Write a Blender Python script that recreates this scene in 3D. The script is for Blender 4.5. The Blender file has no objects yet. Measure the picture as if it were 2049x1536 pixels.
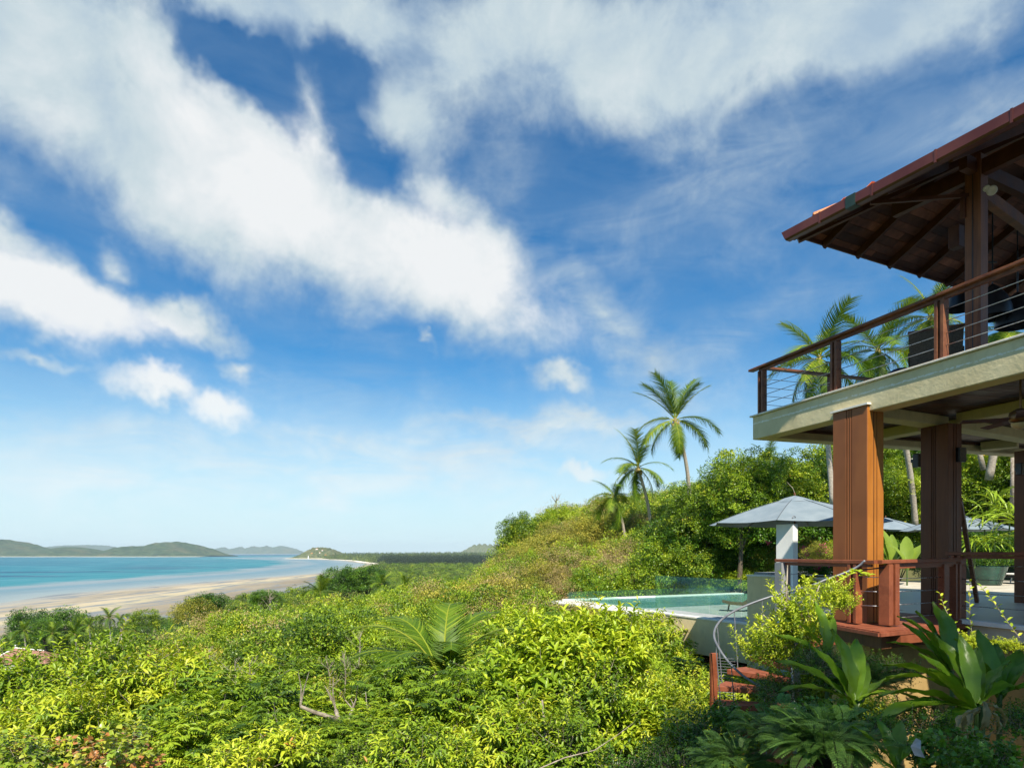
import bpy, math, random
import numpy as np
from mathutils import Vector, Matrix, Euler, Quaternion

random.seed(7)
rng = np.random.default_rng(11)
scene = bpy.context.scene
COL = scene.collection
R = math.radians

# ------------------------------------------------------------------ camera, sky, sun, exposure
H = 40.0                 # eye height above the sea
F = 1291.0               # focal length of the photo in its own pixels (2049 wide)
CX, CY = 1024.5, 1105.0  # vanishing column and horizon row

cam_d = bpy.data.cameras.new('camera')
cam = bpy.data.objects.new('camera', cam_d)
COL.objects.link(cam)
cam.location = (0, 0, H)
cam.rotation_euler = (R(90), 0, 0)
cam_d.sensor_width = 36
cam_d.lens = 36 * F / 2049
cam_d.shift_y = (1105 - 768) / 2049
cam_d.clip_start = 0.1
cam_d.clip_end = 80000
scene.camera = cam

SUN_EL = R(50)
SUN_DIR = Vector((0.05 * math.cos(SUN_EL), -0.9987 * math.cos(SUN_EL), math.sin(SUN_EL))).normalized()
sun_d = bpy.data.lights.new('sun', 'SUN')
sun_d.energy = 5.0
sun_d.angle = R(0.53)
sun_d.color = (1.0, 0.91, 0.77)
sun = bpy.data.objects.new('sun', sun_d)
COL.objects.link(sun)
sun.location = (10, -30, 90)
sun.rotation_euler = SUN_DIR.to_track_quat('Z', 'Y').to_euler()

scene.view_settings.view_transform = 'Standard'
scene.view_settings.look = 'None'
scene.view_settings.gamma = 1
scene.view_settings.use_curve_mapping = False
scene.view_settings.exposure = 0.75
scene.cycles.max_bounces = 7
scene.cycles.transparent_max_bounces = 8
scene.cycles.volume_bounces = 0
scene.cycles.caustics_reflective = False
scene.cycles.caustics_refractive = False
scene.cycles.sample_clamp_indirect = 4

# node helper
class NT:
    def __init__(s, tree):
        s.t = tree
        s.n = tree.nodes
        s.l = tree.links
    def new(s, typ, **kw):
        nd = s.n.new(typ)
        for k, v in kw.items():
            setattr(nd, k, v)
        return nd
    def put(s, sock, v):
        if isinstance(v, bpy.types.NodeSocket):
            s.l.new(v, sock)
        elif v is not None:
            sock.default_value = v
    def math(s, op, a, b=None, c=None, clamp=False):
        nd = s.new('ShaderNodeMath', operation=op, use_clamp=clamp)
        s.put(nd.inputs[0], a)
        if b is not None: s.put(nd.inputs[1], b)
        if c is not None: s.put(nd.inputs[2], c)
        return nd.outputs[0]
    def mapr(s, v, a, b, c=0.0, d=1.0, interp='LINEAR'):
        nd = s.new('ShaderNodeMapRange', interpolation_type=interp)
        s.put(nd.inputs[0], v)
        for i, q in enumerate((a, b, c, d)): s.put(nd.inputs[1 + i], q)
        return nd.outputs[0]
    def noise(s, vec, scale, detail=4, rough=0.55, dist=0.0, out=0):
        nd = s.new('ShaderNodeTexNoise')
        if vec is not None: s.put(nd.inputs['Vector'], vec)
        nd.inputs['Scale'].default_value = scale
        nd.inputs['Detail'].default_value = detail
        nd.inputs['Roughness'].default_value = rough
        nd.inputs['Distortion'].default_value = dist
        return nd.outputs[out]
    def ramp(s, fac, stops, interp='LINEAR'):
        nd = s.new('ShaderNodeValToRGB')
        cr = nd.color_ramp
        cr.interpolation = interp
        while len(cr.elements) < len(stops): cr.elements.new(0.5)
        for e, (p, c) in zip(cr.elements, stops):
            e.position = p
            e.color = (*c, 1) if len(c) == 3 else c
        s.put(nd.inputs[0], fac)
        return nd.outputs[0]
    def mix(s, f, a, b, mode='MIX'):
        nd = s.new('ShaderNodeMix', data_type='RGBA', blend_type=mode)
        s.put(nd.inputs[0], f)
        s.put(nd.inputs[6], a if not isinstance(a, tuple) else (*a, 1))
        s.put(nd.inputs[7], b if not isinstance(b, tuple) else (*b, 1))
        return nd.outputs[2]
    def mapping(s, vec, loc=(0, 0, 0), rot=(0, 0, 0), sc=(1, 1, 1), typ='POINT'):
        nd = s.new('ShaderNodeMapping', vector_type=typ)
        s.put(nd.inputs[0], vec)
        nd.inputs[1].default_value = loc
        nd.inputs[2].default_value = rot
        nd.inputs[3].default_value = sc
        return nd.outputs[0]

# ---- world: physical sky with clouds laid over it by direction
world = bpy.data.worlds.new('World')
scene.world = world
world.use_nodes = True
W = NT(world.node_tree)
W.n.clear()
sky = W.new('ShaderNodeTexSky', sky_type='NISHITA')
sky.sun_disc = False
sky.sun_elevation = SUN_EL
sky.sun_rotation = math.atan2(SUN_DIR.x, SUN_DIR.y)
sky.altitude = 40
sky.air_density = 1.0
sky.dust_density = 0.3
sky.ozone_density = 2.2
tc = W.new('ShaderNodeTexCoord')
dirv = tc.outputs['Generated']
sep = W.new('ShaderNodeSeparateXYZ'); W.put(sep.inputs[0], dirv)
az = W.math('ARCTAN2', sep.outputs[0], sep.outputs[1])
el = W.math('ARCSINE', sep.outputs[2])
comb = W.new('ShaderNodeCombineXYZ'); W.put(comb.inputs[0], az); W.put(comb.inputs[1], el)
ae = comb.outputs[0]
# ragged edges: warp the coordinates with two octaves of noise taken on the sphere
wn = W.noise(dirv, 5.0, 5, 0.6, 0.0, 1)
vs = W.new('ShaderNodeVectorMath', operation='SUBTRACT'); W.put(vs.inputs[0], wn); vs.inputs[1].default_value = (0.5, 0.5, 0.5)
vm = W.new('ShaderNodeVectorMath', operation='SCALE'); W.put(vm.inputs[0], vs.outputs[0]); vm.inputs['Scale'].default_value = 0.17
va = W.new('ShaderNodeVectorMath', operation='ADD'); W.put(va.inputs[0], ae); W.put(va.inputs[1], vm.outputs[0])
sv = W.new('ShaderNodeVectorMath', operation='MULTIPLY'); W.put(sv.inputs[0], va.outputs[0]); sv.inputs[1].default_value = (1, 1, 0)
aew = sv.outputs[0]
CLOUDS = []
def ell(px, py, rx, ry, rot=0, w=1.0):
    a = math.atan((px - CX) / F)
    e = math.atan((CY - py) / F * math.cos(a))
    k = math.cos(a) ** 2
    ke = math.cos(e) ** 2
    m = W.mapping(aew, (a, e, 0), (0, 0, R(-rot)), (rx / F * k * 1.28, ry / F * ke * 1.28 * math.cos(a), 1), 'TEXTURE')
    g = W.new('ShaderNodeTexGradient', gradient_type='SPHERICAL')
    W.put(g.inputs[0], m)
    return g.outputs['Fac'], w
def blend(lst):
    acc = None
    for e in lst:
        f, w = ell(*e)
        v = W.math('MULTIPLY', f, w)
        if acc is None:
            acc = v
        else:
            nd = W.new('ShaderNodeMath', operation='SMOOTH_MAX')
            W.put(nd.inputs[0], acc); W.put(nd.inputs[1], v); nd.inputs[2].default_value = 0.18
            acc = nd.outputs[0]
    return acc
thick = blend([
    (60, 90, 430, 250, 0, 1.25), (330, 330, 400, 190, 28, 1.2), (570, 400, 300, 190, 32, 1.35), (625, 260, 110, 130, 10, 1.0),
    (840, 545, 330, 130, 20, 1.3), (985, 545, 130, 110, 20, 1.1), (880, 410, 150, 80, 35, .75),
    (150, 20, 420, 150, 0, 1.15), (560, -20, 420, 115, 0, 1.3), (320, 150, 130, 170, 20, 1.1), (840, 190, 130, 190, 0, .95), (1010, 60, 280, 150, 0, 1.1),
    (1330, 90, 520, 190, 0, 1.15), (1720, 40, 520, 150, 0, 1.15), (1230, 200, 260, 90, 0, .75), (1500, 190, 300, 90, -10, .6),
    (90, 590, 290, 92, 4, 1.3), (330, 628, 150, 56, 8, 1.1), (60, 510, 100, 50, 0, .85), (215, 505, 55, 55, 40, .7),
    (60, 705, 120, 22, 6, .7), (285, 768, 110, 36, 6, 1.05), (425, 806, 82, 38, 6, 1.05), (440, 728, 50, 26, 10, .7),
    (1120, 770, 75, 28, 0, .85), (1185, 922, 52, 20, 0, 1.05), (860, 698, 34, 13, 30, .7),
    # out of frame the broken cover simply goes on
    (-700, 300, 700, 240, 10, 1.1), (2900, 300, 800, 260, 0, 1.0), (600, -900, 900, 420, 0, 1.1), (1800, -1200, 800, 500, 0, 1.1)])
holes = blend([(460, 120, 130, 70, 20, .95), (545, 185, 130, 65, 25, 1.0), (690, 250, 60, 170, -38, .8), (770, 330, 60, 60, 0, .6), (690, 110, 90, 60, 30, .6)])
wisps = blend([(1215, 635, 215, 60, 44, .8), (1290, 720, 150, 60, 35, .8), (1020, 250, 120, 300, 0, .35), (1500, 330, 420, 170, -12, .5),
               (1900, 250, 330, 150, -15, .5), (660, 925, 640, 75, 3, 1.3), (1100, 845, 260, 30, -6, 1.2), (950, 905, 420, 55, -8, .9),
               (200, 950, 460, 90, 0, .9), (700, 800, 200, 130, 0, .35), (1400, 700, 420, 60, -20, .45), (1350, 520, 260, 60, -5, .25), (1050, 1000, 900, 60, 0, .5)])
fine = W.noise(dirv, 9.0, 8, 0.63, 0.25)
coarse = W.noise(dirv, 3.2, 4, 0.5)
d0 = W.math('SUBTRACT', thick, W.math('MULTIPLY', holes, 0.8))
d0 = W.math('ADD', d0, W.math('MULTIPLY', W.math('SUBTRACT', fine, 0.5), 0.80))
dens = W.mapr(d0, 0.00, 0.76, 0, 1, 'SMOOTHSTEP')
streak = W.noise(W.mapping(dirv, (0, 0, 0), (0, R(12), R(20)), (5, 5, 17)), 1.3, 6, 0.6, 0.6)
w0 = W.math('MULTIPLY', W.mapr(wisps, 0.0, 0.8, 0, 1), W.mapr(streak, 0.30, 0.64, 0, 1))
w1 = W.math('MULTIPLY', w0, 0.9)
cover = W.math('SUBTRACT', 1.0, W.math('MULTIPLY', W.math('SUBTRACT', 1.0, W.math('MULTIPLY', dens, 0.97)), W.math('SUBTRACT', 1.0, w1)))
# cloud brightness: thick sunlit cores white, thin and high parts greyer
shade = W.math('ADD', W.math('MULTIPLY', dens, 0.28), W.math('MULTIPLY', W.math('SUBTRACT', coarse, 0.42), 1.6))
core = blend([(560, 400, 300, 150, 30, 1.0), (900, 560, 240, 110, 15, 1.0), (170, 615, 240, 70, 5, 1.0), (420, 800, 110, 60, 0, .8), (300, 755, 120, 50, 0, .8), (620, 260, 110, 120, 0, .7)])
shade = W.math('ADD', shade, W.math('MULTIPLY', core, 0.9))
shade = W.math('ADD', shade, W.math('MULTIPLY', W.math('SUBTRACT', fine, 0.5), 1.5))
shade = W.math('SUBTRACT', shade, W.mapr(el, R(20), R(42), 0.0, 0.22))
ccol = W.ramp(shade, [(0.0, (3.4, 4.5, 5.6)), (0.4, (5.0, 5.9, 6.3)), (1.0, (7.5, 7.65, 7.7))])
# deepen the clear sky as the photograph's polarised blue, whiten it towards the sea
hsv = W.new('ShaderNodeHueSaturation')
hsv.inputs['Saturation'].default_value = 1.22
hsv.inputs['Value'].default_value = 1.0
W.put(hsv.inputs['Color'], sky.outputs[0])
skyc = hsv.outputs[0]
skyc = W.mix(1.0, skyc, (0.44, 1.0, 1.16), 'MULTIPLY')
skyc = W.mix(W.mapr(el, R(-1), R(17), 0.97, 0.0, 'SMOOTHSTEP'), skyc, (6.0, 7.6, 8.2))
ccol = W.mix(W.mapr(el, R(2), R(17), 0.9, 0.0, 'SMOOTHSTEP'), ccol, (7.3, 8.3, 8.7))
final = W.mix(cover, skyc, ccol)
bg = W.new('ShaderNodeBackground')
bg.inputs['Strength'].default_value = 0.0715
W.put(bg.inputs['Color'], final)
wo = W.new('ShaderNodeOutputWorld')
W.l.new(bg.outputs[0], wo.inputs[0])

# ------------------------------------------------------------------ helpers
def at(px, py, Y):
    return Vector(((px - CX) / F * Y, Y, H - (py - CY) / F * Y))
def onz(px, py, zr):            # the point of that sight line at height zr above the eye
    Y = -zr * F / (py - CY)
    return Vector(((px - CX) / F * Y, Y, H + zr))
def V(x, y, z): return Vector((x, y, z))

def tag(o, label=None, cat=None, group=None, kind=None):
    if label: o['label'] = label
    if cat: o['category'] = cat
    if group: o['group'] = group
    if kind: o['kind'] = kind
    return o
def empty(name, loc, label=None, cat=None, group=None, rz=0):
    o = bpy.data.objects.new(name, None)
    o.empty_display_size = 0.2
    COL.objects.link(o)
    o.location = loc
    o.rotation_euler = (0, 0, rz)
    return tag(o, label, cat, group)
def origin(p):
    v = Vector((0, 0, 0))
    while p is not None:
        v += Vector(p.location); p = p.parent
    return v
def link_mesh(name, me, parent=None, loc=None):
    o = bpy.data.objects.new(name, me)
    COL.objects.link(o)
    if parent is not None: o.parent = parent
    if loc is not None: o.location = loc
    return o

class MB:
    """collects geometry in world coordinates; build() turns it into one mesh object under its parent"""
    def __init__(s): s.v = []; s.f = []
    def add(s, vs, fs):
        n = len(s.v); s.v += [Vector(a) for a in vs]; s.f += [[i + n for i in f] for f in fs]; return s
    def box(s, c, ax, ay, az, sx, sy, sz):
        c = Vector(c); ax = Vector(ax).normalized() * sx / 2; ay = Vector(ay).normalized() * sy / 2; az = Vector(az).normalized() * sz / 2
        vs = [c + ax * i + ay * j + az * k for k in (-1, 1) for j in (-1, 1) for i in (-1, 1)]
        return s.add(vs, [(0, 2, 3, 1), (4, 5, 7, 6), (0, 1, 5, 4), (2, 6, 7, 3), (0, 4, 6, 2), (1, 3, 7, 5)])
    def bar(s, a, b, w, h, up=(0, 0, 1), bev=0.0):
        a = Vector(a); b = Vector(b); d = (b - a); L = d.length; d.normalize()
        side = d.cross(Vector(up))
        if side.length < 1e-4: side = d.cross(Vector((1, 0, 0)))
        side.normalize(); u = side.cross(d)
        if bev <= 0: return s.box((a + b) / 2, d, side, u, L, w, h)
        pr = [(-w/2+bev, -h/2), (w/2-bev, -h/2), (w/2, -h/2+bev), (w/2, h/2-bev), (w/2-bev, h/2), (-w/2+bev, h/2), (-w/2, h/2-bev), (-w/2, -h/2+bev)]
        vs = [a + side * x + u * y for x, y in pr] + [b + side * x + u * y for x, y in pr]
        fs = [(i, (i + 1) % 8, 8 + (i + 1) % 8, 8 + i) for i in range(8)] + [tuple(range(7, -1, -1)), tuple(range(8, 16))]
        return s.add(vs, fs)
    def prism(s, poly, z0, z1):
        n = len(poly)
        vs = [(p[0], p[1], z0) for p in poly] + [(p[0], p[1], z1) for p in poly]
        area = sum(poly[i][0] * poly[(i+1) % n][1] - poly[(i+1) % n][0] * poly[i][1] for i in range(n))
        fs = [tuple(range(n))[::-1], tuple(range(n, 2 * n))] + [(i, (i+1) % n, n + (i+1) % n, n + i) for i in range(n)]
        if area < 0: fs = [f[::-1] for f in fs]
        return s.add(vs, fs)
    def tube(s, pts, rad, seg=8, cap=True):
        pts = [Vector(p) for p in pts]; n = len(pts)
        if not isinstance(rad, (list, tuple)): rad = [rad] * n
        ref = Vector((0, 0, 1)); base = len(s.v)
        prev = None
        for i, p in enumerate(pts):
            t = (pts[min(i + 1, n - 1)] - pts[max(i - 1, 0)]).normalized()
            if prev is None:
                a = t.cross(ref if abs(t.z) < 0.9 else Vector((1, 0, 0))).normalized()
            else:
                a = (prev - t * prev.dot(t)).normalized()
            prev = a; b = t.cross(a)
            for k in range(seg):
                q = 2 * math.pi * k / seg
                s.v.append(p + (a * math.cos(q) + b * math.sin(q)) * rad[i])
        for i in range(n - 1):
            for k in range(seg):
                k2 = (k + 1) % seg
                s.f.append([base + i*seg + k, base + i*seg + k2, base + (i+1)*seg + k2, base + (i+1)*seg + k])
        if cap:
            s.f.append([base + k for k in range(seg)][::-1]); s.f.append([base + (n-1)*seg + k for k in range(seg)])
        return s
    def lathe(s, c, prof, seg=20):
        c = Vector(c); base = len(s.v)
        for r, z in prof:
            for k in range(seg):
                q = 2 * math.pi * k / seg
                s.v.append(c + Vector((r * math.cos(q), r * math.sin(q), z)))
        for i in range(len(prof) - 1):
            for k in range(seg):
                k2 = (k + 1) % seg
                s.f.append([base + i*seg + k, base + i*seg + k2, base + (i+1)*seg + k2, base + (i+1)*seg + k])
        return s
    def build(s, name, mat, parent=None, smooth=False, label=None, bevel=0.0):
        o0 = origin(parent)
        me = bpy.data.meshes.new(name)
        me.from_pydata([tuple(v - o0) for v in s.v], [], s.f)
        if mat: me.materials.append(mat)
        if smooth:
            me.polygons.foreach_set('use_smooth', [True] * len(me.polygons))
        me.update()
        o = link_mesh(name, me, parent)
        if label: o['label'] = label
        if bevel > 0:
            md = o.modifiers.new('bevel', 'BEVEL'); md.width = bevel; md.segments = 1; md.limit_method = 'ANGLE'
        return o

def clip(poly, n, d, keep_less=True):
    """clip a convex polygon by n.p <= d"""
    out = []
    m = len(poly)
    for i in range(m):
        a, b = poly[i], poly[(i + 1) % m]
        da = n[0]*a[0] + n[1]*a[1] - d; db = n[0]*b[0] + n[1]*b[1] - d
        if not keep_less: da, db = -da, -db
        if da <= 0: out.append(a)
        if (da < 0 < db) or (db < 0 < da):
            t = da / (da - db); out.append((a[0] + (b[0]-a[0])*t, a[1] + (b[1]-a[1])*t))
    return out
def strips(poly, along, width, gap, z0, z1, name, mat, parent, seglen=None, jit=0.0):
    """fill a convex polygon with boards running along a direction, each board its own object"""
    al = Vector((along[0], along[1])).normalized(); nn = Vector((-al.y, al.x))
    ds = [nn.x*p[0] + nn.y*p[1] for p in poly]; k = math.floor(min(ds) / width)
    while k * width < max(ds):
        a = clip(clip(poly, nn, k*width + gap/2, False), nn, (k+1)*width - gap/2, True) if True else None
        k += 1
        if len(a) < 3: continue
        ts = [al.x*p[0] + al.y*p[1] for p in a]; t0, t1 = min(ts), max(ts)
        if t1 - t0 < 0.05: continue
        cuts = [t0]
        if seglen:
            t = t0 + random.uniform(0.3, 1.0) * seglen
            while t < t1 - 0.3: cuts.append(t); t += seglen * random.uniform(0.7, 1.2)
        cuts.append(t1 + 0.01)
        for c0, c1 in zip(cuts, cuts[1:]):
            b = clip(clip(a, al, c0 + 0.002, False), al, c1 - 0.002, True)
            if len(b) >= 3:
                dz = random.uniform(-jit, jit)
                MB().prism(b, z0 + dz, z1 + dz).build(name, mat, parent)

# ------------------------------------------------------------------ materials
MATS = {}
def new_mat(name):
    m = bpy.data.materials.new(name); m.use_nodes = True
    t = NT(m.node_tree); t.n.clear()
    out = t.new('ShaderNodeOutputMaterial')
    p = t.new('ShaderNodeBsdfPrincipled')
    t.l.new(p.outputs[0], out.inputs[0])
    MATS[name] = m
    return m, t, p, out
def solid(name, c1, c2, scale=4.0, rough=0.6, bump=0.15, bscale=30.0, detail=5, metal=0.0, stretch=None, spec=0.5, lo=0.35, hi=0.65, objvar=0.0, coat=0.0):
    m, t, p, out = new_mat(name)
    g = t.new('ShaderNodeNewGeometry').outputs['Position']
    if stretch: g = t.mapping(g, sc=stretch)
    n = t.noise(g, scale, detail)
    f = t.mapr(n, lo, hi)
    col = t.mix(f, c1, c2)
    if objvar:
        oi = t.new('ShaderNodeObjectInfo').outputs['Random']
        hs = t.new('ShaderNodeHueSaturation')
        t.put(hs.inputs['Value'], t.mapr(oi, 0, 1, 1 - objvar, 1 + objvar)); t.put(hs.inputs['Color'], col)
        col = hs.outputs[0]
    t.put(p.inputs['Base Color'], col)
    t.put(p.inputs['Roughness'], t.mapr(n, 0.3, 0.7, max(rough - 0.08, 0.02), min(rough + 0.1, 1)))
    p.inputs['Metallic'].default_value = metal
    p.inputs['Specular IOR Level'].default_value = spec
    p.inputs['Coat Weight'].default_value = coat
    if bump:
        b = t.new('ShaderNodeBump'); b.inputs['Strength'].default_value = bump; b.inputs['Distance'].default_value = 0.02
        t.put(b.inputs['Height'], t.noise(g, bscale, 4)); t.put(p.inputs['Normal'], b.outputs[0])
    return m
def wood(name, c1, c2, axis=(1, 1, 0.06), scale=14, rough=0.4, objvar=0.18, rot=0.0, streak=0.25):
    m, t, p, out = new_mat(name)
    g = t.new('ShaderNodeNewGeometry').outputs['Position']
    g = t.mapping(g, rot=(0, 0, rot))
    g2 = t.mapping(g, sc=axis)
    n1 = t.noise(g2, scale, 6, 0.6, 0.6)
    n2 = t.noise(g2, scale * 5, 3, 0.6)
    n3 = t.noise(g, 2.3, 3)
    f = t.math('ADD', t.math('MULTIPLY', n1, 0.75), t.math('MULTIPLY', n2, streak))
    col = t.mix(t.mapr(f, 0.33, 0.66), c1, c2)
    col = t.mix(t.mapr(n3, 0.45, 0.75, 0, 0.35), col, tuple(0.55 * q for q in c1))
    oi = t.new('ShaderNodeObjectInfo').outputs['Random']
    hs = t.new('ShaderNodeHueSaturation')
    t.put(hs.inputs['Value'], t.mapr(oi, 0, 1, 1 - objvar, 1 + objvar)); t.put(hs.inputs['Color'], col)
    t.put(p.inputs['Base Color'], hs.outputs[0])
    p.inputs['Specular IOR Level'].default_value = 0.3
    t.put(p.inputs['Roughness'], t.mapr(n1, 0.3, 0.7, rough, rough + 0.2))
    b = t.new('ShaderNodeBump'); b.inputs['Strength'].default_value = 0.18; b.inputs['Distance'].default_value = 0.01
    t.put(b.inputs['Height'], n2); t.put(p.inputs['Normal'], b.outputs[0])
    return m

ROT18 = -math.atan2(0.95, -0.3124)
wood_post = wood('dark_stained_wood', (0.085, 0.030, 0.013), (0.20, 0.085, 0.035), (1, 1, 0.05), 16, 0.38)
wood_col = wood('sunlit_column_wood', (0.30, 0.105, 0.017), (0.44, 0.170, 0.026), (1, 1, 0.12), 4, 0.36, 0.06, streak=0.14)  # column sides: sunlight put into a brighter, more orange copy of the wood
wood_front = wood('shaded_column_wood', (0.26, 0.090, 0.030), (0.35, 0.130, 0.044), (1, 1, 0.16), 3.2, 0.5, 0.04, streak=0.10)  # column fronts: shade put into a browner copy of the same wood
wood_shaded = wood('deep_shade_column_wood', (0.13, 0.042, 0.016), (0.20, 0.070, 0.027), (1, 1, 0.10), 5, 0.4, 0.05, streak=0.12)  # inner columns: shade put into a darker copy of the wood
wood_red = wood('red_deck_wood', (0.18, 0.050, 0.025), (0.31, 0.100, 0.050), (1, 1, 0.3), 9, 0.45, 0.12)
wood_rail = wood('rail_wood', (0.10, 0.030, 0.014), (0.24, 0.095, 0.042), (0.5, 0.5, 0.5), 9, 0.4, 0.1)
wood_redrail = wood('red_rail_wood', (0.17, 0.048, 0.022), (0.29, 0.090, 0.040), (0.5, 0.5, 0.5), 9, 0.35, 0.06)
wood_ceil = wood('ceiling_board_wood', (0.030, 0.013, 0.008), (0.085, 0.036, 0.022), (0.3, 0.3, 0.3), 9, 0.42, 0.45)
wood_roof = wood('roof_board_wood', (0.075, 0.026, 0.014), (0.24, 0.090, 0.048), (0.25, 0.25, 0.25), 9, 0.55, 0.6)
wood_raft = wood('rafter_wood', (0.058, 0.019, 0.011), (0.12, 0.044, 0.024), (0.3, 0.3, 0.3), 9, 0.45, 0.15)
gutter_m = solid('brown_gutter_metal', (0.085, 0.022, 0.015), (0.115, 0.032, 0.022), 2.5, 0.38, 0.03, 40, objvar=0.06)
tile_m = solid('terracotta_tile', (0.42, 0.13, 0.05), (0.62, 0.27, 0.12), 8, 0.75, 0.3, 60, objvar=0.2)
steel = solid('steel_cable', (0.42, 0.42, 0.43), (0.55, 0.55, 0.56), 20, 0.3, 0.0, metal=1.0)
pipe_m = solid('galvanised_pipe', (0.15, 0.16, 0.18), (0.22, 0.235, 0.26), 9, 0.5, 0.03, metal=0.3)
black_m = solid('black_metal', (0.012, 0.012, 0.015), (0.022, 0.022, 0.026), 9, 0.35, 0.02)
bronze_m = solid('bronze_metal', (0.14, 0.075, 0.03), (0.22, 0.12, 0.05), 9, 0.35, 0.02, metal=0.6)
rattan = solid('dark_woven_rattan', (0.07, 0.052, 0.034), (0.13, 0.10, 0.066), 60, 0.6, 0.9, 180, lo=0.4, hi=0.6)
fabric_g = solid('grey_umbrella_fabric', (0.16, 0.21, 0.245), (0.20, 0.25, 0.285), 3, 0.85, 0.08, 200)
white_p = solid('white_render', (0.74, 0.74, 0.72), (0.82, 0.82, 0.80), 2.5, 0.75, 0.12, 60)
grey_p = solid('shaded_post_grey', (0.20, 0.21, 0.22), (0.27, 0.28, 0.29), 3, 0.8, 0.15, 60)
white_st = solid('white_stone_coping', (0.68, 0.66, 0.60), (0.80, 0.78, 0.73), 5, 0.6, 0.15, 90)
stone_f = solid('pale_stone_floor', (0.52, 0.47, 0.37), (0.63, 0.58, 0.47), 3, 0.42, 0.08, 60)
deck_st = solid('grey_pool_stone', (0.30, 0.33, 0.33), (0.40, 0.42, 0.41), 6, 0.55, 0.15, 60, objvar=0.08)
pool_t = solid('blue_green_pool_tile', (0.05, 0.26, 0.30), (0.10, 0.38, 0.42), 5, 0.3, 0.1, 40)
pot_m = solid('green_glazed_pot', (0.008, 0.045, 0.035), (0.015, 0.075, 0.055), 5, 0.22, 0.03, 30)
soil_m = solid('dark_leaf_litter_soil', (0.035, 0.028, 0.012), (0.085, 0.075, 0.028), 1.2, 0.95, 0.8, 14)
bark_m = solid('grey_brown_bark', (0.20, 0.16, 0.11), (0.40, 0.34, 0.27), 12, 0.85, 0.6, 60)
palebark = solid('pale_dry_bark', (0.17, 0.14, 0.095), (0.40, 0.35, 0.27), 9, 0.8, 0.6, 50)
palmbark = solid('ringed_palm_bark', (0.30, 0.25, 0.19), (0.52, 0.46, 0.38), 7, 0.8, 0.6, 40, stretch=(1, 1, 4))
husk_m = solid('palm_husk_fibre', (0.16, 0.13, 0.04), (0.34, 0.26, 0.08), 12, 0.8, 0.5, 60)

# stucco of the slab: rough trowelled render with a worn pale band
def stucco(name, c1, c2, bump=0.5, bs=22, patch=None):
    m, t, p, out = new_mat(name)
    g = t.new('ShaderNodeNewGeometry').outputs['Position']
    n = t.noise(g, 1.6, 6, 0.6); n2 = t.noise(t.mapping(g, sc=(1, 1, .35)), 5, 5, 0.65)
    col = t.mix(t.mapr(n, 0.35, 0.68), c1, c2)
    col = t.mix(t.mapr(n2, 0.5, 0.75, 0, 0.4), col, tuple(0.6 * q for q in c1))
    if patch:
        z = t.new('ShaderNodeSeparateXYZ'); t.put(z.inputs[0], g)
        band = t.math('SUBTRACT', 1.0, t.math('ABSOLUTE', t.math('DIVIDE', t.math('SUBTRACT', z.outputs[2], H + 2.56), 0.07), clamp=True), clamp=True)
        fl = t.mapr(t.math('MULTIPLY', band, t.noise(t.mapping(g, sc=(1, 1, 2)), 17, 6, 0.7)), 0.40, 0.47)
        col = t.mix(fl, col, patch)
    t.put(p.inputs['Base Color'], col)
    p.inputs['Roughness'].default_value = 0.85
    b = t.new('ShaderNodeBump'); b.inputs['Strength'].default_value = bump; b.inputs['Distance'].default_value = 0.03
    h = t.math('ADD', t.noise(g, bs * 0.18, 4, 0.6), t.math('MULTIPLY', t.noise(g, bs, 5, 0.6), 0.35))
    t.put(b.inputs['Height'], h); t.put(p.inputs['Normal'], b.outputs[0])
    return m
slab_m = stucco('weathered_cream_render', (0.55, 0.475, 0.27), (0.66, 0.585, 0.36), 0.35, 22, (0.74, 0.72, 0.62))
beam_m = stucco('cream_beam_paint', (0.54, 0.46, 0.25), (0.62, 0.54, 0.32), 0.15)
wall_m = stucco('beige_wall_render', (0.66, 0.54, 0.31), (0.74, 0.62, 0.37), 0.2)
ochre_m = stucco('ochre_wall_render', (0.33, 0.215, 0.075), (0.42, 0.29, 0.11), 0.3)

def glass_mat(name, tint, alpha_mix=0.85, rough=0.02):
    m = bpy.data.materials.new(name); m.use_nodes = True
    t = NT(m.node_tree); t.n.clear()
    out = t.new('ShaderNodeOutputMaterial')
    tr = t.new('ShaderNodeBsdfTransparent'); tr.inputs[0].default_value = (*tint, 1)
    gl = t.new('ShaderNodeBsdfGlossy'); gl.inputs['Roughness'].default_value = rough
    fr = t.new('ShaderNodeFresnel'); fr.inputs[0].default_value = 1.45
    mx = t.new('ShaderNodeMixShader')
    t.put(mx.inputs[0], t.math('MULTIPLY', fr.outputs[0], 0.12)); t.l.new(tr.outputs[0], mx.inputs[1]); t.l.new(gl.outputs[0], mx.inputs[2])
    df = t.new('ShaderNodeBsdfDiffuse'); df.inputs[0].default_value = (0.25, 0.42, 0.38, 1)
    mx2 = t.new('ShaderNodeMixShader'); mx2.inputs[0].default_value = 1 - alpha_mix
    t.l.new(mx.outputs[0], mx2.inputs[1]); t.l.new(df.outputs[0], mx2.inputs[2])
    t.l.new(mx2.outputs[0], out.inputs[0])
    return m
glass_m = glass_mat('green_tinted_glass', (0.78, 0.91, 0.87), 0.965)
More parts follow.
